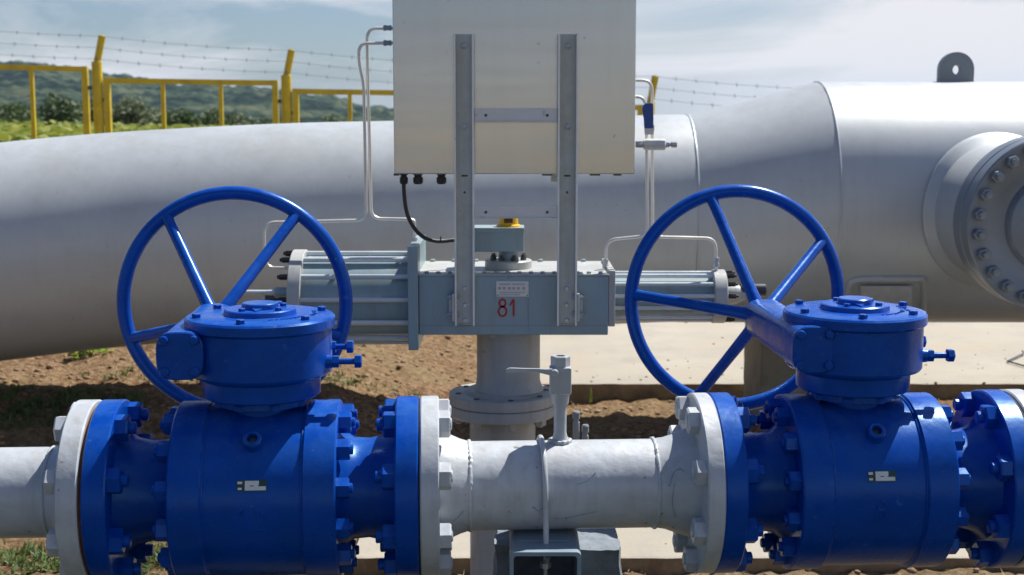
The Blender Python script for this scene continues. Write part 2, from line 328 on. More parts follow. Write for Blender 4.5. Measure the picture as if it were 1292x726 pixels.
def hexmesh(name, rad, th, stud=0, studr=.0, rnd=0):
    """hex nut along +X from 0 with chamfered outer corners, optional stud end"""
    mb = MB(); c = rad*.12
    mb.lathe([(0, rad), (th-c, rad), (th, rad*.88)], 'X', 6)
    if stud: mb.lathe([(th-.001, studr), (th+stud-.002, studr), (th+stud, studr*.75)], 'X', 14)
    return mb.mesh(name, 25)
TX = lambda x, y, z: Matrix.Translation((x, y, z))
FLIP = Matrix.Rotation(PI, 4, 'Z')

# ------------------------------------------------------------------ the ground
def gz(x, y):
    def ss(a, b, t): t = min(1, max(0, (t-a)/(b-a))); return t*t*(3-2*t)
    z = .21*ss(-.1, -1.3, x)*ss(6.0, 7.3, y)*(1-ss(10, 16, y))
    if y > 16:                                      # the land falls away to the right
        t = ss(-30, 30, x*60/max(60, y)*1.0)
        z -= (y-16)*.05*ss(16, 70, y)*t
        z -= (y-16)*.012*(1-t)*ss(120, 600, y)
    if 4 < y < 11 and abs(x) < 6:
        z += .022*(noise.fractal((x*2.2, y*2.2, .3), 1, 2, 3)) + .027*noise.fractal((x*8, y*8, 1.3), .8, 2, 4)
    return z
def build_ground():
    def axis(far0, dense0, dense1, far1, step):
        a = []; t = dense0
        while t < dense1: a.append(t); t += step
        a.append(dense1)
        g = step; t = dense1
        up = []
        while t < far1: g *= 1.35; t += g; up.append(min(t, far1))
        g = step; t = dense0; dn = []
        while t > far0: g *= 1.35; t -= g; dn.append(max(t, far0))
        return dn[::-1] + a + up
    xs = axis(-3000, -3.7, 3.9, 3000, .03); ys = axis(-600, 4.2, 10.2, 4000, .028)
    v = [(x, y, gz(x, y)) for y in ys for x in xs]; w = len(xs)
    f = [(j*w+i, j*w+i+1, (j+1)*w+i+1, (j+1)*w+i) for j in range(len(ys)-1) for i in range(w-1)]
    mb = MB(); mb.v = v; mb.f = f
    me = mb.mesh('ground', 0, recalc=False); me.materials.append(M['ground'])
    o = bpy.data.objects.new('ground', me); col.objects.link(o); o['kind'] = 'structure'
build_ground()

def scatter_stones():
    ico = [(0,0,1),(.89,0,.45),(.28,.85,.45),(-.72,.53,.45),(-.72,-.53,.45),(.28,-.85,.45),(.72,.53,-.45),(-.28,.85,-.45),(-.89,0,-.45),(-.28,-.85,-.45),(.72,-.53,-.45),(0,0,-1)]
    icf = [(0,1,2),(0,2,3),(0,3,4),(0,4,5),(0,5,1),(1,6,2),(2,7,3),(3,8,4),(4,9,5),(5,10,1),(6,7,2),(7,8,3),(8,9,4),(9,10,5),(10,6,1),(11,7,6),(11,8,7),(11,9,8),(11,10,9),(11,6,10)]
    mb = MB()
    for i in range(8500):
        x, y = random.uniform(-3.6, 3.4), random.uniform(4.3, 9.9)
        on = inslab(x, y)
        if on and random.random() > .22*math.exp(-(y-(SLAB1[1] if y > 7 else SLAB2[1]))*2.2): continue
        s = .0035 + .016*random.random()**3.2
        if on: s = min(s, .008)
        o = len(mb.v); z = (.10 if y > 7 else .06) if on else gz(x, y)
        q = Quaternion((random.random(), random.random(), random.random(), random.random()+.01)).normalized()
        for p in ico:
            w = q @ (Vector(p)*s*random.uniform(.65, 1.25)); mb.v.append((x+w.x*1.3, y+w.y, z+w.z*.75+s*.2))
        mb.f += [tuple(o+k for k in f) for f in icf]
    o = part('gravel', mb, 'stone', kind='stuff', sharp=0)
    tag(o, 'loose clods and small stones scattered over the dry clay ground', 'gravel')
SLAB1 = (P(655, 484, 7.96).x, 7.96, 9.0, 12.5, .10)      # x0, y0, x1, y1, height
SLAB2 = (P(445, 702, 4.93).x, 4.93, 6.5, 6.15, .06)
def inslab(x, y): return any(s[0]-.01 < x < s[2] and s[1]-.01 < y < s[3] for s in (SLAB1, SLAB2))

def slab(name, s, label, seed):
    x0, y0, x1, y1, h = s; random.seed(seed)
    mb = MB(); n = int((x1-x0)/.05); front_t = []; front_b = []; back = []
    for i in range(n+1):
        x = x0+(x1-x0)*i/n; j = .006*noise.fractal((x*8, seed, 0), 1, 2, 3)
        front_t.append((x, y0+j, h-.006+j*.3)); front_b.append((x, y0+.004+j*1.6+.004*noise.noise((x*20, 3, 1)), -.08)); back.append((x, y1, h))
    top_in = [(p[0], p[1]+.012, h) for p in front_t]
    v = front_b+front_t+top_in+back; k = n+1
    f = [(r*k+i, r*k+i+1, (r+1)*k+i+1, (r+1)*k+i) for r in range(3) for i in range(n)]
    v += [(x0, y1, -.08)]; f.append((0, k, 2*k, 3*k, len(v)-1))
    mb.v = v; mb.f = f
    me = mb.mesh(name, 35); me.materials.append(M['concrete']); me.materials.append(M['concrete_side'])
    for p in me.polygons: p.material_index = 1 if p.index < n or p.index == len(me.polygons)-1 else 0
    # crisp rim stays concrete
    o = bpy.data.objects.new(name, me); col.objects.link(o); tag(o, kind='structure')
slab('concrete_slab', SLAB1, '', 5); slab('concrete_strip', SLAB2, '', 9)
scatter_stones()

def blades(mb, x, y, z, n, h, spread, w=.004, lean=.5, segs=3):
    for i in range(n):
        a = random.random()*2*PI; r = spread*random.random()**.7; bx, by = x+r*math.cos(a), y+r*math.sin(a)
        hh = h*random.uniform(.5, 1.1); l = lean*hh*random.random(); la = random.random()*2*PI; wa = random.random()*PI; wx, wy = w*math.cos(wa), w*math.sin(wa)
        o = len(mb.v)
        for k in range(segs+1):
            t = k/segs; ww = 1-t*.9; cx, cy, cz = bx+l*math.cos(la)*t*t, by+l*math.sin(la)*t*t, z+hh*t*(1-.25*t*lean)
            mb.v += [(cx-wx*ww, cy-wy*ww, cz), (cx+wx*ww, cy+wy*ww, cz)]
        mb.f += [(o+2*k, o+2*k+1, o+2*k+3, o+2*k+2) for k in range(segs)]
def leaves(mb, x, y, z, n, r, size, up=.4, wid=.35):
    """rosette of pointed folded leaves"""
    for i in range(n):
        a = random.random()*2*PI; e = up*random.random()+.08; L = size*random.uniform(.6, 1.2); W = L*wid*random.uniform(.7, 1.2)
        d = Vector((math.cos(a)*math.cos(e), math.sin(a)*math.cos(e), math.sin(e))); s = Vector((-math.sin(a), math.cos(a), 0)); u = d.cross(s)*-1
        b = Vector((x, y, z)) + Vector((random.uniform(-r, r), random.uniform(-r, r), random.uniform(0, r)))
        o = len(mb.v)
        mb.v += [tuple(b), tuple(b+d*L*.45+s*W*.5+u*L*.1), tuple(b+d*L*.5+u*L*.04), tuple(b+d*L*.45-s*W*.5+u*L*.1), tuple(b+d*L-u*L*.1)]
        mb.f += [(o, o+1, o+2), (o, o+2, o+3), (o+1, o+4, o+2), (o+2, o+4, o+3)]

# straw and thin grass litter
mb = MB()
for i in range(2600):
    x, y = random.uniform(-3.6, 3.2), random.uniform(4.4, 9.6)
    if inslab(x, y): continue
    a = random.random()*2*PI; L = random.uniform(.02, .09); z = gz(x, y)+.006; w = .0013
    dx, dy = math.cos(a)*L, math.sin(a)*L; o = len(mb.v)
    mb.v += [(x-dy/L*w, y+dx/L*w, z), (x+dy/L*w, y-dx/L*w, z), (x+dx, y+dy, z+random.uniform(0, .02))]; mb.f.append((o, o+1, o+2))
tag(part('straw', mb, 'straw', kind='stuff', sharp=0), 'dry straw bits lying on the clay soil', 'straw')

def grass_patch(name, cx, cy, rx, ry, n, h, label, m='weed'):
    mb = MB()
    for i in range(n):
        a = random.random()*2*PI; r = random.random()**.6; x, y = cx+rx*r*math.cos(a), cy+ry*r*math.sin(a)
        if random.random() < .3: leaves(mb, x, y, gz(x, y), 5, .01, h*1.1)
        else: blades(mb, x, y, gz(x, y)-.005, 8, h, .03)
    tag(part(name, mb, m, kind='stuff', sharp=0), label, 'grass')
g = onz(70, 550, 0); grass_patch('grass', g.x-.05, g.y-.1, .55, .28, 330, .045, 'low green grass behind the left grey pipe')
g = onz(60, 712, 0); grass_patch('grass', g.x, g.y+.05, .5, .20, 300, .045, 'low green weeds on the ground below the left grey pipe')
g = onz(190, 700, 0); grass_patch('grass', g.x, g.y, .25, .25, 90, .04, 'sparse grass under the left blue valve')
g = onz(330, 520, 0); grass_patch('grass', g.x, g.y, 1.0, .30, 140, .04, 'thin grass in the shade of the big pipe')
mb = MB()
for i in range(420):
    x, y = random.uniform(-3.4, 2.6), random.uniform(5.6, 9.4)
    if inslab(x, y) or noise.noise((x*1.3, y*1.3, 7)) < -.05: continue
    blades(mb, x, y, gz(x, y)-.004, 7, random.uniform(.02, .05), .035, .0016, 1.1)
tag(part('dry_grass', mb, 'straw', kind='stuff', sharp=0), 'short dry grass tufts dotted over the clay soil', 'grass')
g = onz(112, 450, .2)
t = thing('weed_plant', 'small green weed on the sunlit soil under the big pipe', 'weed', (g.x, g.y, .2))
mb = MB(); leaves(mb, g.x, g.y, gz(g.x, g.y), 70, .10, .10, .9); part('foliage', mb, 'weed2', t, sharp=0)
g = onz(745, 506, .0)
t = thing('grass_tuft', 'bright green grass blade against the edge of the concrete slab', 'grass', (g.x, g.y, 0))
mb = MB(); blades(mb, g.x, g.y-.03, 0, 7, .09, .02, .005, .15); part('blade', mb, 'weed2', t, sharp=0)
g = onz(36, 558, 0)
t = thing('dandelion', 'yellow flowering dandelion beside the left grey pipe', 'flower', (g.x, g.y, 0))
mb = MB(); leaves(mb, g.x, g.y, .0, 46, .05, .10, 1.2, .3); part('leaf_rosette', mb, 'weed', t, sharp=0)
f1 = P(30, 541, g.y); mb = MB(); mb.tube([(g.x, g.y, 0), (g.x-.01, g.y, f1.z*.6), tuple(f1)], .0022, 5); f2 = P(48, 529, g.y); mb.tube([(g.x, g.y, 0), (g.x+.03, g.y, f2.z*.6), tuple(f2)], .0018, 5); st = part('stem', mb, 'weed', t)
mb = MB(); leaves(mb, f1.x, f1.y, f1.z-.004, 40, .003, .017, .9, .4); part('flower_head', mb, 'petal', st, sharp=0)
mb = MB(); mb.lathe([(-.01, .001), (0, .007), (.012, .005), (.016, .001)], 'Z', 8, f2); part('seed_head', mb, 'straw', st)

# ------------------------------------------------------------------ hills, field, bushes, fence
def hills():
    pts = [(-900, 60), (-300, 66), (0, 80), (50, 81), (107, 91), (140, 94), (185, 100), (230, 106), (275, 113), (310, 112), (350, 115), (400, 120), (430, 127), (450, 135), (470, 137), (500, 141), (560, 152), (700, 175), (1000, 190), (1600, 190), (2400, 180)]
    def ridge(px):
        for (a, b), (c, d) in zip(pts, pts[1:]):
            if a <= px <= c: t = (px-a)/(c-a); t = t*t*(3-2*t)*.5+t*.5; return b+(d-b)*t
        return pts[-1][1]
    v = []; f = []; nr = 46; cols = [(-900+i*4.5) for i in range(0, 733)]
    for px in cols:
        for r in range(nr):
            t = r/(nr-1); D = 420+620*t
            y = 168*(1-t)**1.6 + ridge(px)*(1-(1-t)**1.6) if ridge(px) < 165 else ridge(px)+ (1-t)*8
            p = P(px, y, D)
            nz = noise.fractal((p.x*.03, p.y*.03, 2.0), .8, 2, 5)
            v.append((p.x, p.y, p.z + (nz*4.2+2.2*noise.fractal((p.x*.14, p.y*.14, 5.0), .7, 2, 3))*min(1, .35+t*1.2)))
    for i in range(len(cols)-1):
        for r in range(nr-1): f.append((i*nr+r, (i+1)*nr+r, (i+1)*nr+r+1, i*nr+r+1))
    # back side of the ridge
    b = len(v)
    for i, px in enumerate(cols):
        q = v[i*nr+nr-1]; v.append((q[0], q[1]+260, q[2]-60))
    for i in range(len(cols)-1): f.append((i*nr+nr-1, (i+1)*nr+nr-1, b+i+1, b+i))
    mb = MB(); mb.v = v; mb.f = f
    o = part('wooded_hills', mb, 'hill', kind='structure', sharp=0)
hills()

def crop_field():
    mb = MB(); n = 0
    for i in range(8200):
        y = 24+42*random.random()**1.3; x = (random.uniform(-160, 860)-646)/1750*y
        h = random.uniform(.9, 1.35)
        z = gz(x, y)
        for k in range(6):
            a = random.random()*2*PI; s = random.uniform(.10, .22); cx, cy, cz = x+.25*math.cos(a), y+.25*math.sin(a), z+h*random.uniform(.5, 1)
            d = Vector((math.cos(a), math.sin(a), random.uniform(-.5, .5))).normalized(); q = Vector((-math.sin(a), math.cos(a), random.uniform(-.3, .3))); c = Vector((cx, cy, cz)); o = len(mb.v)
            mb.v += [tuple(c-d*s*.8), tuple(c+q*s*.6), tuple(c+d*s), tuple(c-q*s*.6)]; mb.f.append((o, o+1, o+2, o+3))
    tag(part('crop_field', mb, 'crop', kind='stuff', sharp=0), 'broad leafed yellow green crop in the field beyond the fence', 'crop')
crop_field()

def bush(px, D, top, wid, m, label, group='bushes at the far edge of the field'):
    x = (px-646)/1750*D; z0 = gz(x, D); zt = P(px, top, D).z; h = max(1.2, zt-z0); w = wid*D/1750/2
    t = thing('bush', label, 'bush', (x, D, z0), group=group)
    mb = MB()
    lobes = [(random.uniform(-.6, .6), random.uniform(-.5, .5), random.uniform(.35, .75), random.uniform(.3, .5)) for _ in range(7)]
    for (lx, ly, lz, lr) in lobes:
        for i in range(420):
            u = Vector((random.gauss(0, 1), random.gauss(0, 1), random.gauss(0, 1))).normalized()*random.random()**.45*lr
            c = Vector((x+(lx+u.x)*w, D+(ly+u.y)*w, z0+max(.05, (lz+u.z*.75))*h)); s = random.uniform(.06, .15)*h/3+.02
            a = Vector((random.gauss(0, 1), random.gauss(0, 1), random.gauss(0, .6))).normalized(); b = a.orthogonal().normalized(); o = len(mb.v)
            mb.v += [tuple(c-a*s), tuple(c+b*s*.6), tuple(c+a*s), tuple(c-b*s*.6)]; mb.f.append((o, o+1, o+2, o+3))
    part('foliage', mb, m, t, sharp=0)
    mb = MB()
    for (lx, ly, lz, lr) in lobes[:4]: mb.tube([(x, D, z0-.1), (x+lx*w*.4, D+ly*w*.4, z0+lz*h*.5), (x+lx*w, D+ly*w, z0+lz*h)], [.09, .06, .02], 6)
    part('trunk', mb, 'bark', t)
bl = [(-30, 62, 130, 70, 0, 'dark green bush at the far left edge of the field'), (14, 60, 128, 62, 0, 'dark bush left of the first thin fence bar'), (62, 66, 131, 64, 0, 'bush behind the gap right of the first thin fence bar'), (86, 58, 122, 46, 0, 'tallest dark bush just left of the tall yellow fence post'), (118, 70, 130, 50, 1, 'bush partly behind the leftmost tall yellow post'),
      (158, 62, 129, 50, 1, 'pale grey green bush right of the leftmost tall yellow post'), (186, 64, 131, 52, 1, 'pale bush left of the bar at the middle of the second panel'), (226, 60, 136, 46, 0, 'dark bush between the two bars of the second panel'), (252, 64, 138, 46, 0, 'low bush left of the second bar of the second panel'), (292, 66, 140, 50, 1, 'low pale bush right of the second bar of the second panel'), (326, 70, 142, 50, 0, 'low dark bush near the right end of the second panel'),
      (366, 78, 144, 54, 0, 'low bush behind the second tall yellow post'), (404, 84, 146, 56, 0, 'faint low bush under the third panel left part'), (446, 90, 148, 60, 1, 'faint low bush under the third panel right part')]
for px, D, top, wid, k, lab in bl: bush(px, D, top, wid*1.7, ('bush', 'bush2')[k], lab)

def fence():
    Y = 17.0; S = Y/1750
    g0 = P(122, 78, Y)
    t = thing('perimeter_fence', 'yellow steel fence with framed panels and three strands of barbed wire', 'fence', (g0.x, Y, gz(g0.x, Y)))
    posts = [(-117, 61, 28), (122, 78, 45), (361, 95, 63), (591, 112, 80), (820, 128, 96), (1050, 144, 112)]
    tips = []
    for px, yt, ya in posts:
        b = P(px, yt, Y); z0 = gz(b.x, Y)-.2
        mb = MB(); mb.lathe([(z0, .062), (b.z-.004, .062), (b.z, .056)], 'Z', 20, (b.x, Y, 0)); p = part('post', mb, 'yellow', t)
        tp = P(px+7, ya, Y-.02); mb = MB(); mb.tube([(b.x+.005, Y, b.z-.10), (b.x+.008, Y, b.z), (tp.x, tp.y, tp.z)], .043, 14); part('post_arm', mb, 'yellow', p)
        tips.append((b+Vector((.01, 0, .02)), Vector(tp)))
    for (x0, y0, x1, y1, bars) in [(-105, 82, 107, 87.5, (40, -33)), (135, 102, 347, 105, (205, 278)), (373, 115.5, 577, 118.5, (441, 509)), (603, 132, 808, 136, (671, 740)), (833, 149, 1038, 152, (901, 970))]:
        a, b = P(x0, y0, Y), P(x1, y1, Y); za, zb = a.z-2.0, b.z-2.0; r = .034
        mb = MB()
        mb.box((a.x-r, Y-r, za), (a.x+r, Y+r, a.z+r)); fr = mb; mb.box((b.x-r, Y-r, zb), (b.x+r, Y+r, b.z+r))
        mb.tube([(a.x+r, Y, a.z), (b.x-r, Y, b.z)], .045, 4); mb.tube([(a.x+r, Y, za+.1), (b.x-r, Y, zb+.1)], .045, 4)
        fo = part('panel_frame', mb, 'yellow', t)
        for q in bars:
            zt = a.z+(b.z-a.z)*(q-x0)/(x1-x0); c = P(q, 100, Y); mb = MB(); mb.box((c.x-.024, Y-.02, za+.14), (c.x+.024, Y+.02, zt-.03)); part('bar', mb, 'yellow', fo)
    for i, (px, yt, ya) in enumerate(posts):
        for s, dy in ((-1, 33), (1, 48)):
            a = P(px+s*6, yt+dy, Y); b = P(px+s*14, yt+dy, Y); mb = MB(); mb.box((a.x, Y-.02, a.z-.022), (b.x, Y+.02, a.z+.022)); part('bracket', mb, 'darksteel', t)
    for k in range(3):
        path = []; f = (.04, .5, .97)[2-k]
        for (a, b) in tips: path.append(a+(b-a)*f)
        mb = MB(); pts = []
        for a, b in zip(path, path[1:]):
            for i in range(9): q = i/9; p = a+(b-a)*q; p.z -= .03*4*q*(1-q); p.y = Y-.05; pts.append(p)
        pts.append(path[-1]); mb.tube(pts, .0022, 5)
        L = 0
        for a, b in zip(pts, pts[1:]):
            n = max(1, int((b-a).length/.13))
            for i in range(n):
                c = a+(b-a)*(i/n)
                for d in (Vector((.3, .1, 1)), Vector((-.4, -.1, 1)), Vector((.1, 1, .3))):
                    d = d.normalized()*.026; mb.tube([c-d, c+d], .0027, 3)
        part('barbed_wire', mb, 'wire', t)
fence()

# ------------------------------------------------------------------ the big pipe
def big_pipe():
    d0 = 7.4
    def Pd(px, py, d):
        v = FW + Vector((1, 0, 0))*((px-646)/FPX) + UP*((363-py)/FPX); return EYE+v*d
    RB, RS = .6385, .552
    cb = Pd(1160, 256, d0); zc = cb.z; Yc = cb.y; zs = zc-(RB-RS)
    xs_, xb = P(883, 240, Yc-RS).x, P(1062, 250, Yc-RB).x
    t = thing('transmission_pipe', 'very large silver grey pipe with conical reducer crossing the whole background', 'pipe', (xb, Yc, 0))
    ctrl = []
    for px, cy, dia in [(-420, 385, 283), (-280, 358, 280), (-150, 337, 277), (0, 318.5, 273), (155, 302.5, 269), (348, 290.5, 266), (495, 285.5, 263.5), (700, 281, 261.5)]:
        ctrl.append(Pd(px, cy, 2*RS*FPX/dia))
    ctrl.append(Vector((xs_-.15, Yc, zs))); ctrl.append(Vector((xs_, Yc, zs)))
    path = smooth_path(ctrl, 7)
    mb = MB(); mb.tube(path, RS, 128); part('pipe_section', mb, 'silver', t, label='narrower pipe run sweeping down to the left')
    mb = MB(); vs = []; seg = 128; n = 10
    for k in range(n+1):
        q = k/n; x = xs_+(xb-xs_)*q; s = q; r = RS+(RB-RS)*s; z = zs+(zc-zs)*s
        for i in range(seg): a = 2*PI*i/seg; vs.append((x, Yc+r*math.cos(a), z+r*math.sin(a)))
    mb.add(vs, [(k*seg+i, k*seg+(i+1) % seg, (k+1)*seg+(i+1) % seg, (k+1)*seg+i) for k in range(n) for i in range(seg)]); part('reducer', mb, 'silver', t, sharp=0)
    mb = MB(); mb.lathe([(xb, RB), (xb+6, RB)], 'X', 128, (0, Yc, zc)); part('pipe_section', mb, 'silver', t, label='wider pipe run on the right')
    for x, r, z in ((xs_, RS, zs), (xb, RB, zc)):
        mb = MB(); mb.ring((x, Yc, z), r-.003, .0075, 'X', 128, 8, bump=.3); part('weld_seam', mb, 'silver', t)
    # lifting lug
    lx = P(1205, 104, Yc).x; w = P(1227, 100, Yc).x-P(1183, 100, Yc).x; zt = P(1205, 66, Yc).z; r = w/2; zb_ = zc+RB-.03; cz = zt-r; hr = r*.23; th = .02
    seg = 40; out = [(lx-r, zb_), (lx-r, cz)]+[(lx-r*math.cos(PI*i/seg), cz+r*math.sin(PI*i/seg)) for i in range(1, seg)]+[(lx+r, cz), (lx+r, zb_)]
    # face with hole: strips between hole ring and outline by angle
    N = 72; inner = []; outer = []
    for i in range(N):
        a = 2*PI*i/N; dx, dz = math.cos(a), math.sin(a)
        inner.append((lx+hr*dx, cz+hr*1.15*dz))
        if dz >= 0: outer.append((lx+r*dx, cz+r*dz))
        else:
            k = min(r/abs(dx) if abs(dx) > 1e-6 else 9, (cz-zb_)/abs(dz)); outer.append((lx+k*dx, cz+k*dz))
    v = [(x, Yc-th, z) for x, z in outer]+[(x, Yc-th, z) for x, z in inner]+[(x, Yc+th, z) for x, z in outer]+[(x, Yc+th, z) for x, z in inner]
    f = []
    for i in range(N):
        j = (i+1) % N; f += [(i, j, N+j, N+i), (2*N+j, 2*N+i, 3*N+i, 3*N+j), (j, i, 2*N+i, 2*N+j), (N+i, N+j, 3*N+j, 3*N+i)]
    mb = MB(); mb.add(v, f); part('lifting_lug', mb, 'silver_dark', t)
    # branch nozzle with bolted flange, toward the camera
    yf = 6.06; c = P(1333, 283, yf); RF = .390; bc = .342; yp = Yc-RB
    cx, czn = c.x, c.z
    mb = MB(); vs = []; fs = []; seg = 96
    rings = [(.385, 0.004), (.385, .020), (.372, .028), (.355, .030), (.335, .045), (.32, .05)]
    for rr, off in rings:                                   # reinforcing pad hugging the pipe
        for i in range(seg):
            a = 2*PI*i/seg; z = rr*math.sin(a); zz = max(-RB*.985, min(RB*.985, czn+z-zc)); y = Yc-math.sqrt(max(0, RB*RB-zz*zz))-off
            vs.append((cx+rr*math.cos(a), y, zc+zz))
    fs = [(k*seg+i, k*seg+(i+1) % seg, (k+1)*seg+(i+1) % seg, (k+1)*seg+i) for k in range(len(rings)-1) for i in range(seg)]
    mb.add(vs, fs); part('reinforcing_pad', mb, 'silver', t)
    nz = MB(); nz.lathe([(yp+.2, .335), (yf+.30, .335), (yf+.24, .345), (yf+.205, .355)], 'Y', 96, (cx, 0, czn)); nzz = part('branch_nozzle', nz, 'silver', t)
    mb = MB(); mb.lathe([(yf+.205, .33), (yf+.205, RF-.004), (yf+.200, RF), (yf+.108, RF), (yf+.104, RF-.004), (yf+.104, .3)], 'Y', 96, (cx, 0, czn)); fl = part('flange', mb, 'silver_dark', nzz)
    mb = MB(); mb.lathe([(yf+.1045, .375), (yf+.096, .375)], 'Y', 96, (cx, 0, czn)); part('gasket', mb, 'gasket', nzz)
    mb = MB(); mb.lathe([(yf+.0955, .30), (yf+.0955, RF-.004), (yf+.091, RF), (yf+.005, RF), (yf, RF-.005), (yf, .300), (yf+.006, .290), (yf+.008, .225), (yf-.004, .219), (yf-.022, .205), (yf-.04, .15), (yf-.048, .08), (yf-.05, 0.0001)], 'Y', 96, (cx, 0, czn))
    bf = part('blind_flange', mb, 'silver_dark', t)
    nut = hexmesh('flange_nut', .029, .032, .022, .015); nut.materials.append(M['silver_dark'])
    for i in range(24):
        a = 2*PI*(i+.5)/24
        part('hex_nut', nut, 'nutgrey', bf, Matrix.Translation((cx+bc*math.cos(a), yf, czn+bc*math.sin(a))) @ Matrix.Rotation(-PI/2, 4, 'Z') @ Matrix.Rotation(random.random(), 4, 'X'))
        b = part('hex_nut', nut, 'nutgrey', fl, Matrix.Translation((cx+bc*math.cos(a), yf+.205, czn+bc*math.sin(a))) @ Matrix.Rotation(PI/2, 4, 'Z') @ Matrix.Rotation(random.random(), 4, 'X'))
    # wear plate of the support, with its bent strap
    def onpipe(px, py, off=0):
        d = FW + Vector((1, 0, 0))*((px-646)/FPX) + UP*((363-py)/FPX); o = EYE
        A = d.y**2+d.z**2; B = 2*((o.y-Yc)*d.y+(o.z-zc)*d.z); C = (o.y-Yc)**2+(o.z-zc)**2-(RB+off)**2
        q = (-B-math.sqrt(max(0, B*B-4*A*C)))/(2*A); return o+d*q
    path = [onpipe(x, y, .006) for x, y in ((1070, 372), (1071, 362), (1078, 354), (1100, 352), (1130, 352), (1160, 352), (1165, 356), (1165, 392), (1165, 402))]
    mb = MB(); mb.tube(smooth_path(path, 3), .016, 8); part('weld_strap', mb, 'silver', t)
    v = []; f = []; nn = 8
    for j in range(nn+1):
        y = 361+(398-361)*j/nn
        for x in (1086, 1151): v.append(tuple(onpipe(x, y, .022)))
    for j in range(nn): f.append((2*j, 2*j+1, 2*j+3, 2*j+2))
    k = len(v)
    for j in range(nn+1):
        y = 361+(398-361)*j/nn
        for x in (1086, 1151): v.append(tuple(onpipe(x, y, .001)))
    for j in range(nn): f.append((k+2*j, k+2*j+2, k+2*j+3, k+2*j+1)); f.append((2*j, 2*j+2, k+2*j+2, k+2*j)); f.append((2*j+1, k+2*j+1, k+2*j+3, 2*j+3))
    f.append((0, k, k+1, 1)); f.append((2*nn, 2*nn+1, k+2*nn+1, k+2*nn))
    mb = MB(); mb.add(v, f); part('wear_plate', mb, 'white', t)
    # concrete pier carrying it
    y0 = 7.30; a = P(960, 480, y0); b = P(1022, 480, y0)
    p = thing('pipe_pier', 'weathered concrete pier under the big pipe behind the right handwheel', 'pier', ((a.x+b.x)/2, y0, 0))
    mb = MB(); n = 14; vs = []
    for k in range(n+1):
        z = -.1+(zc-RB+.06+.1)*k/n
        for (x, y) in ((a.x, y0), (b.x, y0), (b.x, y0+.55), (a.x, y0+.55)): vs.append((x+.008*noise.noise((x*9, y*3, z*14)), y+.008*noise.noise((x*5, y*7, z*11+3)), z))
    mb.add(vs, [(4*k+i, 4*k+(i+1) % 4, 4*k+4+(i+1) % 4, 4*k+4+i) for k in range(n) for i in range(4)]+[(4*n, 4*n+1, 4*n+2, 4*n+3)]); part('concrete_block', mb, 'pier', p, bevel=.008)
big_pipe()
# bent scrap wire on the slab
a, b, c, d = onz(1292, 446, .115), onz(1271, 456, .112), onz(1300, 464, .112), onz(1290, 443, .12)
t = thing('scrap_wire', 'bent dark scrap wire lying on the concrete slab at the right edge', 'wire', tuple(b))
mb = MB(); mb.tube([c, b, a, d], .006, 6); part('wire_loop', mb, 'darksteel', t)

# ------------------------------------------------------------------ pipeline frame: u along the line, v away from the camera, w up
YAW = R(3.2); AX0 = Vector((0, 3.33, .775))
def AX(x): return Vector((x, 3.33+math.tan(YAW)*x, .775))
nut_big = hexmesh('stud_nut', .033, .027, .004, .015); nut_big.materials.append(M['white'])
nut_blue = hexmesh('stud_nut_blue', .032, .030, .016, .015); nut_blue.materials.append(M['blue'])
nut_ring = hexmesh('body_nut_blue', .026, .030, .008, .012); nut_ring.materials.append(M['blue'])
small_bolt = hexmesh('small_bolt_blue', .011, .009); small_bolt.materials.append(M['blue'])
RFL = .222; RBC = .187

def bolt_circle(par, mesh, mname, x, sgn, rad, n, off, skip=()):
    for i in range(n):
        if i in skip: continue
        a = off+2*PI*i/n
        m = TX(x, -rad*math.cos(a), rad*math.sin(a)) @ (FLIP if sgn < 0 else Matrix.Identity(4)) @ Matrix.Rotation(a+random.uniform(-.35, .35), 4, 'X')
        part('hex_nut', mesh, mname, par, m)
def flange_prof(a, b, r, ri):
    c = .0035
    return [(a, ri), (a, r-c), (a+c, r), (b-c, r), (b, r-c), (b, ri)]

